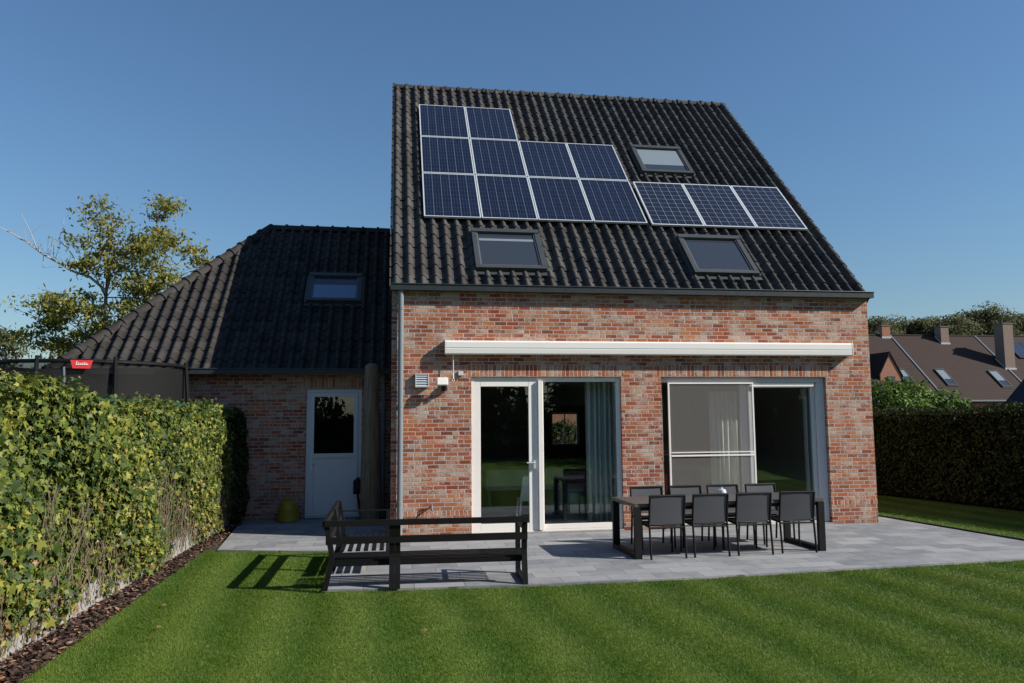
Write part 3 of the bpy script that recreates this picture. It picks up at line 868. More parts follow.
roof_window(-1.90, -.70, 4.10, 4.84, house, 0, off=.22, slope=1.0, zbase=Zw, y_base=EY, blind_or_reflection=0)
# pale blue sheet painting the sky's reflection low in the wing's roof window
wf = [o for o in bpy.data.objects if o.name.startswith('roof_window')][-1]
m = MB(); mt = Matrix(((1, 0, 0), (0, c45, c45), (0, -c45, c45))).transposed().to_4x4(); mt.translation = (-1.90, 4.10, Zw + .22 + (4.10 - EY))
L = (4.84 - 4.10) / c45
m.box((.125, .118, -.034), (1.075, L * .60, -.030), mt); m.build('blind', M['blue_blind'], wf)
# wing back door
F = MB(); frame_rect(F, dx0 + .003, dx1 - .003, .003, dz - .003, .07, WY + .05, WY + .13, True, .04)
wd_ = F.build('back_door', M['white_door'], house, bevel=.004)
L_ = MB(); a0, a1 = dx0 + .076, dx1 - .076
frame_rect(L_, a0, a1, .045, dz - .076, .085, WY + .035, WY + .10, True, .10)
L_.box((a0 + .085, WY + .036, 1.20), (a1 - .085, WY + .10, 1.29)); L_.box((a0 + .085, WY + .055, .145), (a1 - .085, WY + .09, 1.20))
L_.build('door_leaf', M['white_door'], wd_, bevel=.004)
p = MB(); p.box((a0 + .085, WY + .06, 1.29), (a1 - .085, WY + .075, dz - .161)); p.build('pane', M['glass'], wd_)
h = MB(); h.box((a0 + .025, WY + .02, .96), (a0 + .06, WY + .035, 1.16)); h.tube([(a0 + .042, WY + .03, 1.10), (a0 + .042, WY - .01, 1.10), (a0 + .16, WY - .01, 1.10)], .011, 8)
h.build('handle', M['silver'], wd_)
# room behind the back door: dark lining
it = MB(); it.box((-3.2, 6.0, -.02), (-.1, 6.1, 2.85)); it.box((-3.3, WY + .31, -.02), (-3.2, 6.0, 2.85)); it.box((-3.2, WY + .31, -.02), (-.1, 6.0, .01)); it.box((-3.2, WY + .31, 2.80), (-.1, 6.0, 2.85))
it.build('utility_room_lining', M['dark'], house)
# pipe in the corner by the wing
mb = MB(); mb.tube([(-.16, 2.72, 2.9), (-.16, 2.72, 0)], .04, 12); mb.build('downpipe', M['zinc'], house, smooth=True)

# ================================================================== SOLAR PANELS
def panel(x0, x1, y0, y1, kind, label):
    P0 = Vector((x0, y0, ZE + .12 + SL * y0)); L = (y1 - y0) / ct; w = x1 - x0
    root = empty('solar_panel', P0, label, 'solar panel', 'solar panels on the main roof')
    mt = Matrix((Vector((1, 0, 0)), US, NN)).transposed().to_4x4(); mt.translation = P0
    t = .024 if kind == 'pv_blue' else .03
    fr = MB()
    fr.box((0, 0, -.04), (w, t, 0), mt); fr.box((0, L - t, -.04), (w, L, 0), mt); fr.box((0, t, -.04), (t, L - t, 0), mt); fr.box((w - t, t, -.04), (w, L - t, 0), mt)
    for s in (.22, .78):
        fr.box((.05, L * s - .02, -.10), (w - .05, L * s + .02, -.041), mt)
    fr.build('frame', M['pv_frame'], root)
    # glass: unit square scaled, so that the cells follow the object coordinates
    me = bpy.data.meshes.new('cells')
    bm = bmesh.new()
    vs = [bm.verts.new(p) for p in ((0, 0, 0), (1, 0, 0), (1, 0, 1), (0, 0, 1), (0, .025, 0), (1, .025, 0), (1, .025, 1), (0, .025, 1))]
    for q in ((0, 1, 2, 3), (4, 7, 6, 5), (0, 4, 5, 1), (3, 2, 6, 7), (0, 3, 7, 4), (1, 5, 6, 2)): bm.faces.new([vs[i] for i in q])
    bmesh.ops.recalc_face_normals(bm, faces=bm.faces)
    bm.to_mesh(me); bm.free()
    me.materials.append(M[kind])
    g = bpy.data.objects.new('cells', me); COL.objects.link(g); g.parent = root
    g.location = mt.to_3x3() @ Vector((t, t, -.006))
    g.rotation_euler = (math.atan2(ct, st_) * -1, 0, 0)
    g.scale = (w - 2 * t, 1, L - 2 * t)
    return root
rows = [(3.800, 4.972), (2.622, 3.784), (1.420, 2.606)]
xs = [.600 + i * 1.1325 for i in range(5)]
nm = [['leftmost blue solar panel of the short top row', 'right blue solar panel of the short top row'],
      ['leftmost blue solar panel of the middle row', 'second blue solar panel in the middle row, under the top right one', 'third blue solar panel from the left in the middle row', 'blue solar panel at the right end of the middle row'],
      ['leftmost blue solar panel of the lowest row', 'second blue solar panel in the lowest row, above the left roof window', 'third blue solar panel from the left in the lowest row', 'blue solar panel at the right end of the lowest row, next to the gridded ones']]
for r_, (ya, yb) in enumerate(rows):
    for i in range(len(nm[r_])):
        panel(xs[i], xs[i] + 1.118, ya, yb, 'pv_blue', nm[r_][i])
nb_ = ['left one of the three solar panels with a white cell grid, beside the blue ones', 'middle one of the three solar panels with a white cell grid', 'right one of the three solar panels with a white cell grid, nearest the roof edge']
for i in range(3):
    panel(5.205 + i * 1.134, 5.205 + i * 1.134 + 1.122, 1.390, 2.590, 'pv_grid', nb_[i])

# ================================================================== FACADE THINGS
aw = empty('awning', (4.63, 0, 3.05), 'closed cream awning cassette mounted above the glass doors', 'awning')
a = MB()
prof = [(-.005, 3.082), (-.150, 3.070), (-.172, 3.090), (-.176, 3.170), (-.168, 3.176), (-.168, 3.182), (-.176, 3.188), (-.172, 3.285), (-.150, 3.313), (-.005, 3.323)]
a.prism([(.925, y, z) for y, z in prof], (7.535, 0, 0)); a.build('cassette', M['awning'], aw, bevel=.004)
for x in (.905, 8.462):
    e = MB(); e.prism([(x, y * 1.02, 3.195 + (z - 3.195) * 1.03) for y, z in prof], (.018, 0, 0)); e.build('end_cap', M['awning'], aw)
e = MB(); e.tube([(1.05, -.10, 3.08), (1.05, -.10, 2.76)], .006, 6); e.tube([(1.05, -.10, 2.76), (1.05, -.10, 2.66)], .011, 6)
e.tube([(1.05 + .02 * math.sin(t), -.10, 2.64 + .02 * math.cos(t)) for t in [i * math.pi / 5 for i in range(11)]], .005, 6)
e.build('crank_eye', M['white'], aw)
wl = empty('wall_lamp', (.87, 0, 2.6), 'white square security lamp on black bracket on the brick wall', 'lamp')
l = MB(); mt = Matrix.Translation((.860, -.20, 2.605)) @ Matrix.Rotation(R(-12), 4, 'X')
l.box((-.095, -.03, -.068), (.095, .025, .068), mt); lo = l.build('lamp_head', M['white'], wl, bevel=.01)
l = MB(); l.tube([(.90, .0, 2.50), (.90, -.13, 2.52), (.88, -.18, 2.58)], .022, 8); l.lathe([(.05, -.05), (.05, .05)], (.90, -.045, 2.505), 12); l.build('bracket', M['black'], wl)
l = MB(); l.lathe([(.012, -.05), (.032, -.035), (.035, .0)], (.90, -.12, 2.50), 12); l.build('motion_sensor', M['black'], wl)
tp = empty('garden_tap', (.69, 0, .5), 'small grey garden tap on the brick wall above the bench', 'tap')
l = MB(); l.tube([(.69, .0, .51), (.69, -.10, .51), (.69, -.125, .49), (.69, -.13, .44)], .016, 8); l.build('spout', M['zinc'], tp, smooth=True)
l = MB(); l.tube([(.69, -.07, .51), (.69, -.07, .55)], .01, 8); l.box((.655, -.08, .55), (.725, -.06, .565)); l.build('valve_handle', M['zinc'], tp)

# ================================================================== CURTAINS AND INTERIOR
def curtain(x0, x1, y, z0, z1, folds, label, amp=.045, mat='curtain'):
    n = folds * 12; vs = []; fs = []
    for z in (z0, (z0 + z1) / 2, z1):
        for i in range(n + 1):
            t = i / n
            vs.append((x0 + (x1 - x0) * t + .01 * math.sin(z * 2 + i), y + amp * math.sin(t * folds * 2 * math.pi + .5 * math.sin(t * 17)) * (1 + .15 * math.sin(z * 1.7 + i)), z))
    m = n + 1
    for r_ in range(2):
        for i in range(n): fs.append((r_ * m + i, r_ * m + i + 1, (r_ + 1) * m + i + 1, (r_ + 1) * m + i))
    # give the cloth a little thickness
    k = len(vs); vs2 = [(x, yy + .004, z) for x, yy, z in vs]; fs2 = [tuple(reversed([j + k for j in q])) for q in fs]
    rim = [(i, i + 1, k + i + 1, k + i) for i in range(n)]
    mb = MB(); mb.add(vs + vs2, fs + fs2 + rim)
    o = mb.build('curtain', M[mat], None, smooth='all')
    return tag(o, label, 'curtain')
curtain(3.50, 4.07, .42, .03, 2.72, 6, 'grey green curtain gathered behind the right pane of the patio door')
curtain(5.90, 6.44, .48, .60, 2.45, 6, 'white curtain hanging in the room behind the insect screen', .030, 'curtain_white')
curtain(7.76, 7.93, .42, .03, 2.7, 2, 'narrow curtain at the right edge of the sliding window', .03)
# white chair
def in_chair(loc, label):
    r = empty('dining_chair', loc, label, 'chair')
    x, y, z = loc
    s = MB(); s.box((x - .21, y - .20, .43), (x + .21, y + .21, .47)); s.build('seat', M['white_in'], r, bevel=.012)
    b = MB(); b.prism([(x - .20, y - .205, .475), (x + .20, y - .205, .475), (x + .155, y - .26, .90), (x - .155, y - .26, .90)], (0, .03, .0)); b.build('backrest', M['white_in'], r, bevel=.01)
    for sx in (-1, 1):
        for sy in (-1, 1):
            l = MB(); l.tube([(x + sx * .18, y + sy * .17, .43), (x + sx * .215, y + sy * .21, .013)], [.022, .013], 8); l.build('leg', M['white_in'], r)
    return r
in_chair((2.58, 1.25, 0), 'white dining chair standing behind the glass door')
t = empty('dining_table', (3.75, 1.9, 0), 'dark dining table in the room behind the glass door', 'table')
q = MB(); q.box((3.25, 1.35, .70), (4.75, 2.4, .745)); q.build('tabletop', M['dark'], t)
for x, y in ((3.32, 1.42), (4.68, 1.42), (3.32, 2.33), (4.68, 2.33)):
    q = MB(); q.box((x - .04, y - .04, .013), (x + .04, y + .04, .70)); q.build('leg', M['dark'], t)
t = empty('sideboard', (2.85, 4.3, 0), 'low white sideboard at the back of the dining room', 'sideboard')
q = MB(); q.box((2.1, 4.1, .35), (3.9, 4.5, .80)); q.build('cabinet', M['white_in'], t, bevel=.008)
for x, y in ((2.2, 4.15), (3.8, 4.15), (2.2, 4.45), (3.8, 4.45)):
    q = MB(); q.tube([(x, y, .35), (x, y, .013)], .018, 8); q.build('leg', M['white_in'], t)
t = empty('red_armchair', (5.05, 1.2, 0), 'red armchair at the left edge of the sliding window', 'chair')
q = MB(); q.box((4.85, 1.0, .25), (5.45, 1.6, .45)); q.build('seat', M['red'], t, bevel=.03)
q = MB(); q.box((4.85, 1.55, .45), (5.45, 1.7, .85)); q.build('backrest', M['red'], t, bevel=.03)
for x in (4.9, 5.4):
    for y in (1.05, 1.62):
        q = MB(); q.tube([(x, y, .25), (x, y, .013)], .02, 8); q.build('leg', M['dark'], t)

# ================================================================== GARDEN FURNITURE
# bench along the lawn edge (backrest towards the lawn)
def bench(name, org, ang, length, depth, label, posts, seat, ends):
    """local: x along the length, y from the backrest (0) to the seat front (depth)"""
    r = empty(name, org, label, 'bench', 'black slatted benches of the corner set')
    mt = Matrix.Translation(org) @ Matrix.Rotation(ang, 4, 'Z')
    def bx(mb, a, b): mb.box(a, b, mt)
    def post(x):
        mb = MB(); w = .064
        # rear upright: kinked at the seat
        pts = [(.0, 0), (.030, .0), (.10, .34), (.105, .40), (.03, .80), (-.032, .80), (.045, .40), (.04, .34), (-.03, 0)]
        poly = [mt @ Vector((x - w / 2, yy, zz)) for yy, zz in pts]
        mb.prism(poly, mt.to_3x3() @ Vector((w, 0, 0)))
        return mb
    for x in posts:
        post(x).build('upright', M['black'], r)
    for x in ends:
        m = MB(); bx(m, (x - .030, depth - .055, 0), (x + .030, depth, .645)); m.build('front_leg', M['black'], r)
        m = MB(); bx(m, (x - .029, .035, .002), (x + .029, depth - .057, .055)); m.build('runner', M['black'], r)
        m = MB(); bx(m, (x - .028, .05, .646), (x + .028, depth, .660)); m.build('armrest', M['black'], r)
    m = MB(); bx(m, (-.01, -.036, .735), (length + .01, .006, .803)); m.build('top_rail', M['black'], r)
    m = MB(); bx(m, (.0, .008, .525), (length, .046, .607)); m.build('back_rail', M['black'], r)
    m = MB(); bx(m, (seat[0], .095, .255), (seat[1], .135, .305)); bx(m, (seat[0], depth - .05, .255), (seat[1], depth - .01, .305))
    m.build('seat_frame', M['black'], r)
    n = 6; sw_ = (depth - .14) / n
    for i in range(n):
        m = MB(); bx(m, (seat[0], .11 + i * sw_, .307), (seat[1], .11 + i * sw_ + sw_ * .56, .326)); m.build('seat_slat', M['black'], r)
    return r
bench('garden_bench', (-.735, -3.853, 0), R(-1.7), 2.392, .70, 'long black slatted bench with its open backrest towards the lawn', (.770, .836, 2.357), (.06, 2.392), (2.357,))
bench('garden_bench', (-.735, -1.60, 0), R(-90), 2.27, .74, 'shorter black slatted bench running from the lawn edge back towards the house', (.032, 1.05, 2.235), (0, 1.46), (.032,))
# garden table
tb = empty('garden_table', (4.9, -2.1, 0), 'long dark garden table with sled legs on the grey patio', 'table')
tm = Matrix.Translation((3.40, -2.67, 0)) @ Matrix.Rotation(R(2.3), 4, 'Z')
TLN, TWD = 2.95, 1.0
m = MB(); m.box((.002, .002, .715), (TLN - .002, TWD - .002, .762), tm); m.build('tabletop', M['tabletop'], tb, bevel=.004)
m = MB(); m.box((.11, .03, .665), (TLN - .11, .07, .713), tm); m.box((.11, TWD - .07, .665), (TLN - .11, TWD - .03, .713), tm); m.build('apron', M['black'], tb)
for x in (0, TLN - .10):
    for y in (0, TWD - .06):
        m = MB(); m.box((x, y, 0), (x + .10, y + .06, .713), tm); m.build('leg', M['black'], tb)
    m = MB(); m.box((x + .001, .062, .003), (x + .099, TWD - .062, .06), tm); m.build('runner', M['black'], tb)
# chairs
def make_chair():
    r = empty('garden_chair', (0, 0, 0), 'x', 'chair', 'sling chairs round the garden table')
    w = .258
    # local: backrest at -y, seat towards +y
    for sx in (-1, 1):
        m = MB()
        m.tube([(sx * w, -.285, 0), (sx * w, -.235, .44), (sx * w, -.225, .50), (sx * w, -.285, .875)], .016, 8)
        m.build('back_upright', M['black'], r)
        m = MB(); m.tube([(sx * w, .25, 0), (sx * w, .235, .435)], .015, 8); m.build('front_leg', M['black'], r)
    m = MB()
    for sx in (-1, 1): m.tube([(sx * w, -.235, .440), (sx * w, .25, .452)], .016, 8)
    m.tube([(-w, .235, .45), (w, .235, .45)], .015, 8); m.tube([(-w, -.233, .425), (w, -.233, .425)], .015, 8)
    m.build('seat_frame', M['black'], r)
    m = MB(); m.tube([(-w, -.285, .873), (w, -.285, .873)], .015, 8); m.build('top_bar', M['black'], r)
    # sling seat and sling back as thin sheets with thickness and a little sag
    def sling(pts, name):
        n = 8; vs = []
        for (y, z, ny, nz) in pts:
            for i in range(n + 1):
                t = i / n; sag = .006 * math.sin(math.pi * t)
                vs.append((-w + .016 + (2 * w - .032) * t, y + ny * sag, z + nz * sag))
        m_ = n + 1; fs = []
        for a_ in range(len(pts) - 1):
            for i in range(n): fs.append((a_ * m_ + i, a_ * m_ + i + 1, (a_ + 1) * m_ + i + 1, (a_ + 1) * m_ + i))
        mb = MB(); mb.add(vs, fs); return mb.build(name, M['sling'], r, smooth='all', fix=False)
    sling([(-.222, .447, 0, -1), (0, .450, 0, -1), (.235, .457, 0, -1)], 'seat')
    sling([(-.226, .47, -1, 0), (-.245, .62, -1, 0), (-.268, .78, -1, 0), (-.284, .868, -1, 0)], 'backrest')
    return r
ch = make_chair()
spots = [(3.866, -2.43, 1, 'front left chair at the table, back to the lawn beside the table leg'),
         (4.526, -2.40, 0, 'second chair from the left in the front row, back to the lawn'),
         (5.196, -2.385, -1, 'third chair from the left in the front row, back to the lawn'),
         (5.900, -2.345, -3, 'front right chair at the table, slightly turned, back to the lawn'),
         (4.010, -1.66, 180, 'chair behind the table at its left end, in front of the brick pier'),
         (4.665, -1.64, 180, 'second chair from the left behind the table, facing the lawn'),
         (5.305, -1.62, 181, 'chair behind the table just right of the silver pot'),
         (5.975, -1.60, 183, 'chair behind the table at its right end, before the glass door')]
for i, (x, y, a, lb) in enumerate(spots):
    o = ch if i == 0 else copy_tree(ch)
    o.location = (x, y, 0.0); o.rotation_euler = (0, 0, R(a)); o['label'] = lb
pt = MB(); pt.lathe([(.050, 0), (.068, .02), (.070, .075), (.058, .115), (.042, .125), (.016, .132), (.012, .155)], (4.955, -2.10, .763), 20)
tag(pt.build('metal_pot', M['silver'], None, smooth=True), 'small shiny metal pot standing on the garden table', 'pot')

# ================================================================== THINGS BY THE WING
cv_ = empty('covered_post', (-.39, 2.2, 0), 'tall taupe covered post in front of the white back door', 'post')
m = MB(); prof = [(.195, .0), (.205, .06), (.197, .8), (.178, 1.6), (.155, 2.2), (.142, 2.85), (.132, 3.00), (.07, 3.055)]
m.lathe(prof, (-.39, 2.2, .02), 20); m.build('cover', M['taupe'], cv_, smooth=True)
m = MB(); m.lathe([(.30, 0), (.30, .04), (.05, .06), (.05, .02)], (-.39, 2.2, .0), 20); m.build('base', M['black'], cv_)
m = MB(); m.lathe([(.198, -.014), (.198, .014)], (-.39, 2.2, 1.6 - .45), 20); m.build('strap', M['taupe'], cv_)
sv = empty('black_shovel', (-.70, 2.35, 0), 'black shovel leaning by the taupe post at the back door', 'shovel')
m = MB(); m.tube([(-.58, 2.40, .02), (-.66, 2.44, .60)], .025, 8); m.build('shaft', M['black'], sv)
m = MB(); m.prism([(-.74, 2.44, .50), (-.58, 2.44, .50), (-.56, 2.46, .74), (-.64, 2.47, .84), (-.74, 2.46, .76)], (0, .02, 0)); m.build('blade', M['black'], sv)
yt = empty('yellow_tub', (-1.98, 2.5, 0), 'yellow ribbed plastic tub against the shaded brick wall', 'tub')
m = MB(); m.lathe([(.20, 0), (.215, .02), (.205, .12), (.19, .13), (.19, .24), (.175, .25), (.16, .36), (.11, .40), (.10, .41)], (-1.98, 2.5, .0), 20); m.build('body', M['yellow'], yt, smooth=True)
m = MB(); m.tube([(-1.98 + .09 * math.cos(t), 2.5, .40 + .07 * math.sin(t)) for t in [i * math.pi / 8 for i in range(9)]], .012, 8); m.build('handle', M['yellow'], yt)
hs = MB()
hs.tube([(-2.36 + .2 * math.cos(t), 2.745, .34 + .2 * math.sin(t)) for t in [i * math.pi / 12 for i in range(20)]], .010, 6)
tag(hs.build('garden_hose', M['zinc']), 'pale coiled garden hose hung on the brick wall by the ivy', 'hose')

# ================================================================== IVY HEDGE
hy0, hy1 = -9.5, 2.70
def hedge_top(y): # height along the fence
    return 2.15 + .15 / (1 + np.exp((y + 4.6) / .35)) + .05 * np.sin(y * 2.1) + .03 * np.sin(y * 5.3)
def face_x(y, z):
    return -3.15 + .021 * (np.maximum(y, -7) + 6) + .06 * np.sin(y * 1.7 + z) + .06 * np.sin(z * 3.1 + y * 2.3) + .03 * np.sin(z * 7.3 - y * 5.1)
iv = empty('ivy_hedge', (-3.4, -3.4, 0), 'tall ivy covered fence running along the left of the lawn', 'hedge')
m = MB()
yy = np.linspace(hy0, hy1, 60)
for a_, b_ in zip(yy[:-1], yy[1:]):
    za, zb = hedge_top(a_) - .09, hedge_top(b_) - .09
    m.add([(-3.50, a_, .02), (-3.36 + .018 * (a_ + 6), a_, .02), (-3.36 + .018 * (a_ + 6), a_, za), (-3.50, a_, za), (-3.50, b_, .02), (-3.36 + .018 * (b_ + 6), b_, .02), (-3.36 + .018 * (b_ + 6), b_, zb), (-3.50, b_, zb)],
          [(0, 3, 7, 4), (1, 5, 6, 2), (2, 6, 7, 3)])
m.add([(-3.46, hy1, .02), (-3.20, hy1, .02), (-3.20, hy1, 2.1), (-3.46, hy1, 2.1)], [(0, 1, 2, 3)])
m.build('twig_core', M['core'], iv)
m = MB()
for k in range(6):
    yk0 = hy0 + k * 2.03; m.box((-3.235 + .018 * (yk0 + 7), yk0, -.05), (-3.195 + .018 * (yk0 + 7), yk0 + 2.02, .25))
m.build('concrete_plinth', M['concrete'], iv)
m = MB(); m.bar((-3.36, hy0, 2.245), (-3.36, hy1, 2.245), .04, .035)
for y in np.arange(hy0 + 1.0, hy1, 2.03): m.box((-3.385, y - .02, 0), (-3.345, y + .02, 2.26))
m.build('fence_frame', M['green_wire'], iv)
# front face leaves
def ivy_face(n, seed):
    r = np.random.default_rng(seed)
    y = r.uniform(hy0, hy1, n); t = r.uniform(0, 1, n) ** .8
    z = .04 + t * (hedge_top(y) - .08)
    # thin out low down where stems show, in patches
    patch = .5 + .5 * np.sin(y * 1.9 + 1.0) * np.sin(y * .83 + z)
    low = np.clip((1.05 - z) / .9, 0, 1)
    patch = np.where(y > 1.0, .0, patch)
    keep = r.uniform(0, 1, n) > low * (.42 + .40 * patch)
    clump = .5 + .5 * np.sin(y * 8.3 + 3 * np.sin(z * 5)) * np.sin(z * 9.1 + 2 * np.sin(y * 6))
    keep &= r.uniform(0, 1, n) > .30 * (1 - clump) ** 2
    y, z, clump = y[keep], z[keep], clump[keep]
    x = face_x(y, z) + r.normal(0, .035, len(y)) - .06 * (1 - clump)
    return np.stack([x, y, z], 1), np.tile((1., -.15, .35), (len(y), 1))
P1, N1 = ivy_face(66000, 11)
n2 = 8000
y2 = rng.uniform(hy0, hy1, n2); x2 = rng.uniform(-3.52, -3.12, n2) + .018 * (y2 + 6)
P2 = np.stack([x2, y2, hedge_top(y2) + rng.normal(0, .03, n2) - .35 * np.clip(np.abs(x2 - .018 * (y2 + 6) + 3.33) - .12, 0, 1) + .02 * np.sin(y2 * 17)], 1)
N2 = np.tile((.3, 0, 1.), (n2, 1))
n3 = 1500
P3 = np.stack([rng.uniform(-3.5, -3.2, n3), np.full(n3, hy1) + rng.normal(0, .03, n3), rng.uniform(.2, 2.1, n3)], 1)
n4 = 5000
y4 = rng.uniform(hy0, hy1, n4)
P4 = np.stack([-3.53 + rng.normal(0, .03, n4), y4, rng.uniform(.1, 1, n4) * hedge_top(y4)], 1)
PP = np.concatenate([P1, P2, P3, P4]); NN_ = np.concatenate([N1, N2, np.tile((0, 1., .2), (n3, 1)), np.tile((-1., 0, .3), (n4, 1))])
sz = np.interp(PP[:, 1], [-7, -3, 2], [.072, .064, .058]) * np.where(rng.uniform(0, 1, len(PP)) < .22, 1.5, 1.0)
v, q = leaves(PP, NN_, sz, 'ivy', .6, .55)
tag(np_mesh('ivy_leaves', v, q, M['ivy'], iv), kind=None)
ns = 2600
ys_ = rng.uniform(hy0, hy1, ns); ks = rng.uniform(0, 1, ns)
Ps = np.stack([-3.33 + .018 * (ys_ + 6) + rng.uniform(-.2, .24, ns), ys_, hedge_top(ys_) + .01 + .15 * ks ** 2 * (np.sin(ys_ * 3.7 + np.sin(ys_ * 11)) > .2)], 1)
v, q = leaves(Ps, np.tile((.4, 0, .8), (ns, 1)), .055, 'ivy', .2, .8)
np_mesh('ivy_shoots', v, q, M['ivy'], iv)
# dry leaves and stems low down
n5 = 4500
y5 = rng.uniform(hy0, 1.6, n5); z5 = rng.uniform(.05, 1.3, n5)
P5 = np.stack([face_x(y5, z5) + rng.normal(-.02, .03, n5), y5, z5], 1)
v, q = leaves(P5, np.tile((1., 0, .1), (n5, 1)), .05, 'ivy', .8, .6)
np_mesh('dry_leaves', v, q, M['ivy_dead'], iv)
m = MB()
rs = random.Random(5)
for k in range(330):
    y = rs.uniform(-8.8, 2.3); z = rs.uniform(.02, .25); pts = []; x = -3.165 + .020 * (y + 6) + rs.uniform(-.02, .03)
    H = rs.uniform(.5, 1.55)
    dy = rs.uniform(-.25, .25)
    while z < H:
        pts.append((x + rs.gauss(0, .010), y, z)); z += rs.uniform(.05, .10); y += dy * .1 + rs.gauss(0, .034)
    if len(pts) > 2:
        r0 = rs.uniform(.003, .0075); m.tube(pts, [r0 * (1 - .5 * i / len(pts)) for i in range(len(pts))], 4, False)
m.build('ivy_stems', M['stem'], iv, fix=False)

# shaded clump at the far end of the hedge
def leaf_blob(name, centers, radii, n, size, mat, label, cat, shape='oval', loc=None, stems=True, group=None, droop=.3, shell=.75):
    c = np.array(centers, float); rad = np.array(radii, float)
    root = empty(name, loc if loc else (c[0][0], c[0][1], 0), label, cat, group)
    vol = np.prod(rad, axis=1) ** (2 / 3); idx = rng.choice(len(c), n, p=vol / vol.sum())
    d = rng.normal(0, 1, (n, 3)); d /= np.linalg.norm(d, axis=1)[:, None]
    rr = (shell + (1 - shell) * rng.uniform(0, 1, n)) * (1 + .13 * np.sin(d[:, 0] * 9 + idx) * np.sin(d[:, 2] * 8 + d[:, 1] * 7))
    P = c[idx] + d * rad[idx] * rr[:, None]
    k = P[:, 2] > .03; P = P[k]; d = d[k]
    v, q = leaves(P, d + np.array([0, 0, .3]), size, shape, droop, .6)
    np_mesh('foliage', v, q, mat, root)
    if stems:
        m = MB()
        for i in range(len(c)):
            base = Vector((root.location.x + random.uniform(-.15, .15), root.location.y + random.uniform(-.15, .15), -.03)); tip_ = Vector(c[i])
            mid = base.lerp(tip_, .5) + Vector((random.uniform(-.1, .1), random.uniform(-.1, .1), .1))
            r0 = .03 + .02 * max(radii[i]); m.tube([base, mid, tip_], [r0, r0 * .7, r0 * .3], 6)
            for _ in range(5):
                e = tip_ + Vector(np.random.RandomState(i * 7 + _).normal(0, .55, 3)) * max(radii[i]) * .8
                m.tube([tip_.lerp(mid, .3), (tip_ + e) / 2, e], [r0 * .4, r0 * .25, r0 * .1], 5)
        m.build('stems', M['bark'], root, fix=False)
    return root
leaf_blob('ivy_shrub', [(-2.98, 2.38, .55), (-2.98, 2.40, 1.2), (-3.02, 2.42, 1.75)], [(.26, .30, .6), (.25, .30, .6), (.24, .28, .45)], 5200, .07, M['hedge'], 'dark ivy shrub in shade between the hedge end and the brick wall', 'shrub', 'ivy', (-3.05, 2.4, 0))

# ================================================================== TRAMPOLINE
tc = Vector((-5.17, 1.08, 0)); tr = 1.60
tp_ = empty('trampoline', tc, 'black trampoline with tall safety net behind the ivy fence', 'trampoline')
m = MB(); circ = lambda r, z, n=40: [(tc.x + r * math.cos(2 * math.pi * i / n), tc.y + r * math.sin(2 * math.pi * i / n), z) for i in range(n + 1)]
m.tube(circ(tr, .95), .03, 8, False); m.build('frame', M['black'], tp_)
m = MB(); m.lathe([(tr - .3, .94), (tr - .3, .95)], tc, 40); m.build('jumping_mat', M['black'], tp_)
for a in (-3, -58, -98, -140, 180, 135, 90, 45):
    a = R(a)
    d = Vector((math.cos(a), math.sin(a), 0))
    m = MB(); m.tube([tc + d * (tr + .03) + Vector((0, 0, .0)), tc + d * (tr + .06) + Vector((0, 0, 1.6)), tc + d * (tr + .03) + Vector((0, 0, 2.35)), tc + d * (tr - .02) + Vector((0, 0, 3.0))], .034, 8)
    m.build('pole', M['black'], tp_)
m = MB(); m.tube(circ(tr - .03, 2.92), .032, 6, False); m.build('top_ring', M['black'], tp_)
m = MB(); n = 60; vs = []; fs = []
for z in (.95, 1.6, 2.3, 2.92):
    for i in range(n): vs.append((tc.x + (tr - .06) * math.cos(2 * math.pi * i / n), tc.y + (tr - .06) * math.sin(2 * math.pi * i / n), z))
for r_ in range(3):
    for i in range(n): fs.append((r_ * n + i, r_ * n + (i + 1) % n, (r_ + 1) * n + (i + 1) % n, (r_ + 1) * n + i))
m.add(vs, fs); m.build('safety_net', M['net'], tp_, smooth='all')
a = R(-75); d = Vector((math.cos(a), math.sin(a), 0)); sd_ = Vector((-d.y, d.x, 0)); c0 = tc + d * (tr + .01) + Vector((0, 0, 2.91))
m = MB(); m.prism([c0 - sd_ * .155 + Vector((0, 0, .02)), c0 + sd_ * .155 + Vector((0, 0, .02)), c0 + sd_ * .12 - Vector((0, 0, .11)), c0 - sd_ * .12 - Vector((0, 0, .11))], d * .012)
tg = m.build('red_tag', M['red'], tp_)
m = MB(); pw = c0 + d * .018
for i in range(6):   # an illegible white script mark
    x = -.075 + i * .028
    hgt_ = (.055, .035, .030, .035, .040, .028)[i]
    m.bar(pw + sd_ * x + Vector((0, 0, -.055)), pw + sd_ * (x + .010) + Vector((0, 0, -.055 + hgt_)), .010, .004, d)
    m.bar(pw + sd_ * x + Vector((0, 0, -.053)), pw + sd_ * (x + .028) + Vector((0, 0, -.045)), .008, .004, d)
m.build('script_mark', M['white'], tg)
m = MB(); m.tube([(-5.16, .05, 2.05), (-5.22, .05, 2.86)], .022, 8); m.build('inner_pole', M['alu'], tp_)

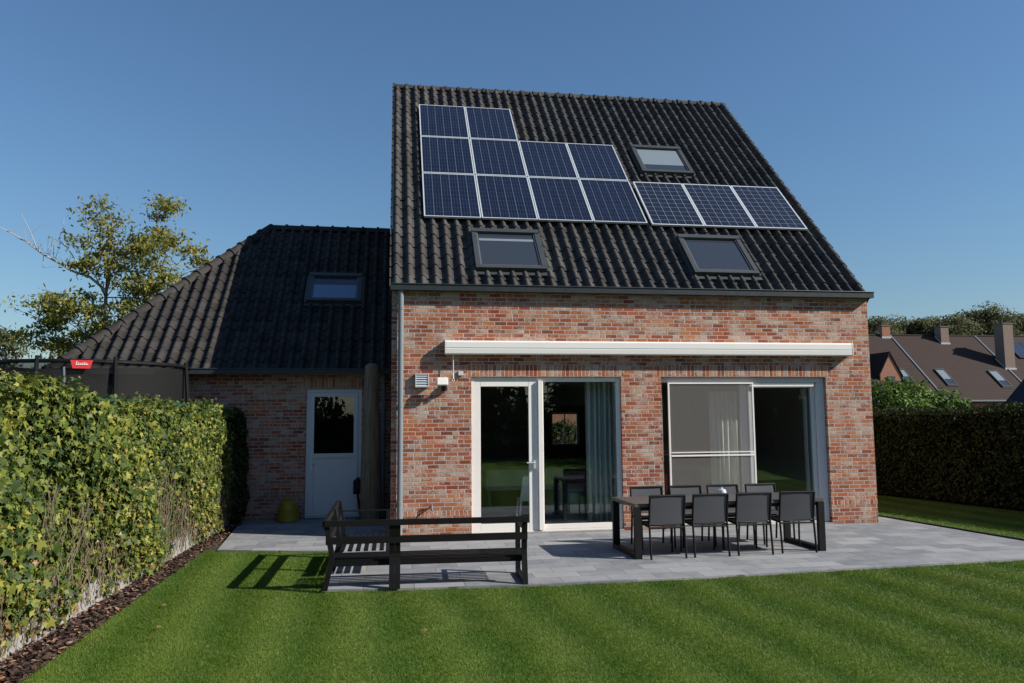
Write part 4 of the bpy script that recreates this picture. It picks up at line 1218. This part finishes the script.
# ================================================================== RIGHT HEDGE AND BUSHES
def hedge_line(y): return 12.05 - .255 * (y - 4.2)
rh = empty('clipped_hedge', (12.8, 1.0, 0), 'tall dark clipped hedge in shade right of the house', 'hedge')
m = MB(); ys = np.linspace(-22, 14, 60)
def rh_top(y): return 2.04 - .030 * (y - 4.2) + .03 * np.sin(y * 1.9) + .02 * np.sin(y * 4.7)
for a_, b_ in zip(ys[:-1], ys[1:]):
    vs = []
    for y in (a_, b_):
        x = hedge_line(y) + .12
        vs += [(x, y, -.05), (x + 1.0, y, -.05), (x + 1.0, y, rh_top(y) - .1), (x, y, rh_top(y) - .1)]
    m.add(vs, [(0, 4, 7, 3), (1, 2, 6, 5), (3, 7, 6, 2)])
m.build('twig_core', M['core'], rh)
n = 42000
y = np.concatenate([rng.uniform(-8.5, 13.5, n - 7000), rng.uniform(-21.5, -8.5, 7000)]); z = rng.uniform(.02, 1, n) * rh_top(y)
Pa = np.stack([hedge_line(y) + .06 * np.sin(y * 2.3) * np.sin(z * 3) + rng.normal(0, .035, n), y, z], 1)
nt = 13000
yt_ = rng.uniform(-8.5, 13.5, nt); xt = rng.uniform(-.02, 1.2, nt)
Pb = np.stack([hedge_line(yt_) + xt, yt_, rh_top(yt_) + rng.normal(0, .035, nt) + .03 * np.sin(yt_ * 11 + xt * 7)], 1)
nk = 6000
yk = rng.uniform(-21.5, 13.5, nk)
Pc = np.stack([hedge_line(yk) + 1.18 + rng.normal(0, .03, nk), yk, rng.uniform(.02, 1, nk) * rh_top(yk)], 1)
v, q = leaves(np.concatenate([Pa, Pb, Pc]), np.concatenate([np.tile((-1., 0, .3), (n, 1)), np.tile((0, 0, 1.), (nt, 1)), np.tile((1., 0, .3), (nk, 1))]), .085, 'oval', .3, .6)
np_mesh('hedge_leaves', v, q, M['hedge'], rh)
leaf_blob('laurel_bush', [(16.1, 10.0, 2.0), (17.2, 10.3, 2.0), (18.3, 10.1, 1.75), (16.6, 9.6, 1.4), (17.9, 9.7, 1.3), (18.9, 10.3, 1.5)], [(.9, .9, 1.15), (1.0, .9, 1.15), (.9, .9, 1.05), (1.2, .8, 1.1), (1.2, .8, 1.0), (.6, .7, .95)], 17000, .15, M['laurel'], 'bright green laurel bush rising above the dark hedge', 'bush')
leaf_blob('low_shrub', [(20.3, 9.6, 1.5), (21.4, 9.4, 1.5)], [(.8, .8, .75), (.9, .8, .70)], 3500, .12, M['hedge'], 'low dark green shrub right of the bright laurel bush', 'shrub')

# ================================================================== LEFT TREE
ltc = [(-10.24, 9.99), (-9.88, 9.44), (-10.56, 9.42), (-11.04, 8.67), (-10.35, 8.5), (-9.67, 8.33), (-8.87, 10.04), (-8.35, 10.25), (-8.85, 9.48), (-8.49, 9.11), (-7.84, 8.57), (-7.24, 8.21), (-7.43, 8.58), (-8.81, 8.36), (-8.62, 7.8), (-8.27, 7.74), (-9.47, 7.6), (-9.97, 7.4), (-8.93, 6.87), (-8.59, 7.06), (-9.26, 6.68), (-11.78, 6.64), (-11.05, 6.83), (-12.27, 6.45), (-11.42, 5.92), (-10.6, 6.3), (-12.08, 5.91), (-12.71, 5.37), (-11.88, 5.2), (-11.06, 5.39), (-10.41, 5.76), (-10.07, 5.58), (-11.36, 4.67), (-11.68, 4.49), (-7.56, 7.38), (-7.8, 7.27), (-9.5, 9.0), (-10.0, 8.0), (-9.3, 8.7), (-10.6, 7.9), (-9.9, 5.0), (-9.0, 6.2), (-10.7, 4.9)]
lt = empty('slender_tree', (-10.2, 16, 0), 'sparse tree with yellowing leaves and bare twigs behind the low wing', 'tree')
rs = random.Random(3)
m = MB()
trunk = [(-10.2, 16, -.06), (-10.18, 16.0, 2.5), (-10.22, 16.0, 4.7), (-10.26, 16.05, 6.6), (-10.1, 16.1, 8.0), (-10.2, 16.1, 9.6)]
m.tube(trunk, [.15, .12, .085, .06, .035, .012], 8)
trunk2 = [(-10.15, 16.05, .6), (-9.2, 16.2, 3.0), (-8.72, 16.3, 4.7), (-8.82, 16.3, 6.7), (-8.7, 16.3, 8.4), (-8.6, 16.2, 9.8)]
m.tube(trunk2, [.11, .09, .075, .055, .035, .012], 8)
pieces = []
allp = [Vector(p) for p in trunk[2:]] + [Vector(p) for p in trunk2[2:]]
cl3 = []
for (x, z) in ltc:
    yv = 16 + rs.uniform(-1.3, 1.3)
    c = Vector((x, yv, z - .36)); cl3.append(c)
    for _ in range(2 if z < 7.0 else 1): cl3.append(c + Vector((rs.gauss(0, .36), rs.gauss(0, .5), rs.gauss(-.14, .24))))
    best = min(allp, key=lambda p: (p - c).length + (2.0 if p.z > c.z + .1 else 0))
    s0 = best + Vector((0, 0, -.2))
    mid = s0.lerp(c, .5) + Vector((rs.uniform(-.12, .12), rs.uniform(-.12, .12), rs.uniform(-.05, .18)))
    m.tube([s0, mid, c], [.026, .016, .007], 5)
    for k in range(6):
        e = c + Vector((rs.gauss(0, .35), rs.gauss(0, .35), rs.gauss(0, .28)))
        m.tube([mid.lerp(c, rs.uniform(.4, 1)), c.lerp(e, .5) + Vector((0, 0, .04)), e], [.010, .007, .003], 4)
m.build('trunk', M['bark'], lt, fix=False, smooth='all')
m = MB()
m.tube([(-10.28, 16.05, 6.67), (-10.8, 16.0, 7.13), (-11.31, 15.9, 7.3), (-12.34, 15.8, 7.9), (-12.86, 15.7, 8.32), (-13.8, 15.6, 8.84)], [.050, .045, .040, .032, .024, .011], 6)
m.tube([(-12.5, 15.75, 8.05), (-12.75, 15.7, 8.7), (-13.07, 15.7, 9.34)], [.018, .013, .006], 5)
m.tube([(-12.70, 15.7, 8.62), (-12.4, 15.7, 8.9), (-12.15, 15.7, 8.95)], [.010, .008, .004], 5)
m.tube([(-10.8, 16.0, 7.13), (-11.16, 15.9, 7.56), (-11.6, 15.9, 8.2), (-11.87, 15.9, 8.46), (-11.75, 15.9, 8.8), (-11.73, 15.9, 9.2)], [.03, .024, .018, .014, .010, .005], 5)
m.tube([(-11.62, 15.9, 8.2), (-12.2, 15.9, 8.6)], [.012, .004], 5)
m.tube([(-10.9, 16, 8.2), (-10.95, 16, 9.0), (-10.8, 16, 9.75)], [.016, .012, .005], 5)
m.tube([(-12.3, 15.8, 7.85), (-12.3, 15.8, 7.4), (-11.9, 15.8, 7.45)], [.012, .009, .004], 5)
for k in range(26):
    t = rs.random(); a_ = Vector((-10.8, 16, 7.1)).lerp(Vector((-13.5, 15.6, 8.7)), t); e = a_ + Vector((rs.gauss(-.1, .2), rs.gauss(0, .2), abs(rs.gauss(.15, .22))))
    m.tube([a_, a_.lerp(e, .5), e], [.011, .008, .004], 4)
m.tube([(-11.5, 15.9, 5.2), (-12.6, 15.8, 5.7), (-13.4, 15.8, 6.0)], [.02, .012, .004], 5)
m.build('bare_branch', M['bark_pale'], lt, fix=False)
P = []
for c in cl3:
    k = rs.randint(90, 170)
    s = rs.uniform(.13, .30)
    P.append(np.array(c) + rng.normal(0, 1, (k, 3)) * np.array([s * 1.25, s, s * .62]))
P.append(np.array((-13.1, 15.8, 5.95)) + rng.normal(0, .2, (25, 3)))
P = np.concatenate(P)
v, q = leaves(P, rng.normal(0, .6, P.shape) + np.array([.2, -.2, .7]), .165, 'oval', .6, .6)
np_mesh('crown', v, q, M['ash'], lt)

# ================================================================== OTHER TREES
def tree(loc, h, rx, label, mat, n, size, name='tree', group=None, crown_base=.3, seed=0, cat='tree', nc=26):
    r = random.Random(seed); nr = np.random.default_rng(seed)
    root = empty(name, loc, label, cat, group)
    L = Vector(loc)
    m = MB()
    tops = [L + Vector((r.uniform(-.05, .05) * h, r.uniform(-.05, .05) * h, h * f)) for f in (.0, .3, .6, .9)]
    tops[0] = L + Vector((0, 0, -.1))
    m.tube(tops, [h * .028, h * .022, h * .014, h * .004], 8)
    cs = []
    for k in range(nc):
        f = r.uniform(crown_base, .97); a_ = r.uniform(0, 2 * math.pi)
        prof_ = math.sin(math.pi * min(1, max(.08, (f - crown_base) / (1 - crown_base) * .82 + .15))) ** .7
        rad = rx * prof_ * r.uniform(.35, .95)
        c = L + Vector((math.cos(a_) * rad, math.sin(a_) * rad, h * f))
        s0 = tops[1].lerp(tops[3], max(0, (f - .35) * .9))
        m.tube([s0, s0.lerp(c, .55) + Vector((0, 0, -.02 * h)), c], [h * .009, h * .005, h * .002], 5)
        cs.append((c, rx * r.uniform(.22, .42)))
    m.build('trunk', M['bark'], root, fix=False)
    P = []; D = []
    for c, s in cs:
        k = int(n / len(cs)); d = nr.normal(0, 1, (k, 3)); d /= np.linalg.norm(d, axis=1)[:, None]
        rr_ = nr.uniform(.25, 1.05, k) ** .6
        P.append(np.array(c) + d * (rr_ * s)[:, None] * np.array([1.15, 1.15, .8])); D.append(d)
    v, q = leaves(np.concatenate(P), np.concatenate(D) + np.array([0, 0, .4]), size, 'oval', .2, .6, nr)
    np_mesh('crown', v, q, mat, root)
    return root
# behind the row of houses
fx_ = [63, 66, 68.8, 71.6, 74.4, 77.2, 80, 82.8, 85.6, 88.4, 91.2, 94, 97, 100]
fh_ = [15.2, 15.4, 15.1, 15.5, 15.2, 15.4, 15.1, 15.5, 15.6, 16.3, 17.2, 17.6, 17.2, 16.8]
fl = ['leftmost far tree beside the brick house corner', 'second far tree from the house corner', 'far tree just left of the small brick chimney', 'far tree right behind the small brick chimney', 'far tree just right of the small brick chimney', 'far tree halfway between the small brick chimney and the grey one', 'far tree left of the second chimney', 'far tree right behind the second chimney', 'far tree right of the second chimney', 'far tree halfway from the second chimney to the tall one', 'taller far tree left of the tall chimney', 'tallest far tree behind the tall chimney', 'far tree right of the tall chimney', 'far tree at the right picture edge above the dark solar panels']
for i in range(14):
    tree((fx_[i], 90 + (i * 5 % 7) * 1.2, 0), fh_[i] + 1.2, 4.6, fl[i], M['far_tree'], 9000, .46, 'broadleaf_tree', 'trees behind the brown roofs', .10, 100 + i, nc=46)
# low trees at the far left
for i, (x, y_, h_, lb) in enumerate([(-17.8, 24, 6.0, 'low bushy tree at the left picture edge behind the trampoline'), (-15.4, 26, 5.3, 'small bushy tree between the picture edge and the sparse tree'), (-13.0, 27, 5.0, 'low yellowish tree behind the sparse tree near the wing roof')]):
    tree((x, y_, 0), h_, 1.9, lb, M['ash'] if i else M['far_tree'], 5200, .19, 'bushy_tree', 'low trees at the far left', .15, 40 + i)
# the far side of the garden, seen mirrored in the panes
for i, (x, y_, h_) in enumerate([(-5, -27, 8.5), (1, -29, 7.5), (6.5, -27, 9.0), (12, -28, 7.0), (17, -26, 8.0), (-11, -26, 7.5), (21, -22, 8.5), (25, -18, 8.0), (28.5, -13, 8.0), (22, -27, 9), (-16, -24, 8)]):
    tree((x, y_, 0), h_, 4.4, 'leafy garden tree across the lawn, seen mirrored in the panes', M['far_tree'], 7000, .50, 'garden_tree', 'trees across the lawn', .05, 60 + i)
hb = empty('boundary_hedge', (3, -24.5, 0), 'long clipped hedge across the lawn, mirrored in the panes', 'hedge')
m = MB(); m.box((-12, -25.2, -.05), (20, -24.2, 1.95)); m.build('twig_core', M['core'], hb)
n = 12000
P = np.stack([rng.uniform(-12, 20, n), -24.1 + rng.normal(0, .05, n), rng.uniform(0, 2.05, n)], 1)
v, q = leaves(P, np.tile((0, 1., .3), (n, 1)), .17, 'oval', .3, .6); np_mesh('hedge_leaves', v, q, M['hedge'], hb)
# behind the back window
leaf_blob('round_bush', [(7.6, 21.0, .8)], [(1.0, 1.0, 1.0)], 3500, .15, M['hedge'], 'rounded green bush seen through the house in the back window', 'bush')
gw = MB(); gw.box((4, 24.0, -.06), (18, 24.2, 3.0)); gw.box((3.95, 23.96, 3.0), (18.05, 24.24, 3.06))
tag(gw.build('garden_wall', M['far_brick']), 'pale brick garden wall glimpsed through the back window', 'wall')

# ================================================================== ROW OF HOUSES
EYN, EZN, RZ, SN = 50.86, 3.2, 10.05, math.tan(R(42))
RYN = EYN + (RZ - EZN) / SN
def row_house(x0, x1, label):
    r = empty('row_house', ((x0 + x1) / 2, RYN, 0), label, 'house', 'brown roofed row houses')
    m = MB(); m.box((x0, EYN + .4, -.1), (x1 - .01, 2 * RYN - EYN - .4, 3.1)); m.build('wall', M['far_brick'], r)
    m = MB()
    a = [(x0, EYN, EZN), (x0, RYN, RZ), (x0, 2 * RYN - EYN, EZN), (x0, 2 * RYN - EYN, EZN - .2), (x0, RYN, RZ - .22), (x0, EYN, EZN - .2)]
    m.prism(a, (x1 - x0 - .02, 0, 0)); ro = m.build('roof', M['far_roof'], r)
    m = MB(); m.tube([(x0, RYN, RZ + .0), (x1 - .02, RYN, RZ + .0)], .11, 8); m.build('ridge_tile', M['far_roof'], ro)
    m = MB(); m.box((x0, EYN - .14, EZN - .12), (x1 - .02, EYN - .01, EZN + .02)); m.build('gutter', M['zinc'], r)
    return r, ro
def on_roof(y, off=0): return EZN + SN * (y - EYN) + off
def party_strip(x, r):
    m = MB(); m.bar((x, EYN, on_roof(EYN, .05)), (x, RYN, on_roof(RYN, .05)), .16, .08); m.build('lead_strip', M['lead'], r)
def chimney(r, x0, x1, y0, y1, zt, mat):
    m = MB(); m.box((x0, y0, on_roof(y0) - .6), (x1, y1, zt)); m.box((x0 - .06, y0 - .06, zt), (x1 + .06, y1 + .06, zt + .08))
    c = m.build('chimney', mat, r)
    m = MB(); z = on_roof(y0); m.box((x0 - .08, y0 - .05, z - .12), (x1 + .08, y0 - .005, z + .14)); 
    m.prism([(x0 - .04, y0, on_roof(y0) - .1), (x0 - .04, y1, on_roof(y1) - .1), (x0 - .04, y1, on_roof(y1) + .14), (x0 - .04, y0, on_roof(y0) + .14)], (.035, 0, 0)); m.build('flashing', M['zinc_lt'], c)
    m = MB(); m.lathe([(.13, 0), (.13, .30), (.16, .31), (.16, .36)], ((x0 + x1) / 2 - .2, (y0 + y1) / 2, zt + .08), 10); m.build('chimney_pot', M['anthra'], c)
M['zinc_lt'] = plain('pale_flashing', (.42, .42, .41), .6)
def rw(r, x0, x1, y0, y1, blind_or_reflection=False):
    o = roof_window(x0, x1, y0, y1, r, 0, off=.20, slope=SN, zbase=EZN, y_base=EYN, blind_or_reflection=.62 if blind_or_reflection else 0)  # pale sheet paints the sky's reflection onto the far panes
    return o
M['sky_glass'] = M['roof_glass']
r1, ro1 = row_house(30, 50.5, 'brown roofed row house with brick dormer and small chimney')
chimney(r1, 49.42, 50.32, RYN - .35, RYN + .5, 10.98, M['far_brick'])
party_strip(50.5, r1); rw(r1, 47.75, 48.75, 52.75, 54.1, True)
# dormer
m = MB(); dy = 53.0; m.prism([(45.45, dy, 3.9), (47.55, dy, 3.9), (47.55, dy, 6.05), (46.75, dy, 7.55), (45.45, dy, 6.05)][:0] + [(45.45, dy, 3.9), (47.55, dy, 3.9), (47.55, dy, 5.7), (46.5, dy, 7.6), (45.45, dy, 5.7)], (0, 1.6, 0))
dm = m.build('dormer', M['far_brick'], r1)
m = MB()
for sx in (-1, 1):
    xa = 46.5; xb = 46.5 + sx * 1.25
    m.prism([(xa, dy - .1, 7.72), (xb, dy - .1, 5.45), (xb, dy - .1, 5.60), (xa, dy - .1, 7.88)], (0, 4.6, 0))
m.build('dormer_roof', M['far_roof'], dm)
m = MB(); m.box((46.15, dy - .04, 4.2), (46.95, dy - .004, 5.55)); m.build('dormer_window', M['roof_glass'], dm)
r2_, ro2 = row_house(50.5, 60.2, 'brown roofed row house with grey flashings, in the middle of the row')
chimney(r2_, 55.5, 56.4, 57.4, 58.3, 10.84, M['far_brick2'])
party_strip(60.2, r2_); rw(r2_, 51.95, 53.0, 52.3, 54.1, True); rw(r2_, 57.6, 58.65, 52.1, 53.95, True)
r3, ro3 = row_house(60.2, 82, 'brown roofed row house with tall chimney at the right picture edge')
chimney(r3, 59.65 + .30, 60.75 + .30, 54.3, 55.5, 10.85, M['far_brick2'])
sp = MB()
for k in range(3):
    x0 = 62.75 + k * 1.75
    mt = Matrix((Vector((1, 0, 0)), Vector((0, 1, SN)).normalized(), Vector((0, -SN, 1)).normalized())).transposed().to_4x4(); mt.translation = (x0, 55.5, on_roof(55.5, .12))
    o = empty('solar_panel', (x0, 55.5, on_roof(55.5)), ('dark solar panel beside the tall chimney of the far house', 'dark solar panel in the middle of the far roof group', 'dark solar panel furthest right on the far roof')[k], 'solar panel', 'solar panels on the far roof')
    m = MB(); m.box((.03, .03, 0), (1.67, 2.60, .05), mt); m.build('cells', M['far_pv'] if 'far_pv' in M else M.setdefault('far_pv', plain('far_cells', (.02, .03, .06), .3)), o)
    m = MB(); m.box((0, 0, -.03), (1.7, .03, .055), mt); m.box((0, 2.60, -.03), (1.7, 2.63, .055), mt); m.box((0, .03, -.03), (.03, 2.6, .055), mt); m.box((1.67, .03, -.03), (1.70, 2.6, .055), mt); m.build('frame', M['black'], o)
# dark roof slope at the right edge
gg = empty('dark_shed', (49.5, 38, 0), 'dark sloping shed roof at the right picture edge before the row houses', 'shed')
m = MB(); m.prism([(46.4, 38, -.1), (54.0, 38, -.1), (54.0, 38, 2.2), (50.2, 38, 6.0), (46.4, 38, 2.2)], (0, 1.6, 0)); m.build('wall', M['black'], gg)
m = MB()
for sx in (-1, 1): m.prism([(50.2, 37.8, 6.05), (50.2 + sx * 4.1, 37.8, 1.95), (50.2 + sx * 4.1, 37.8, 2.12), (50.2, 37.8, 6.22)], (0, 2.0, 0))
m.build('roof', M['black'], gg)
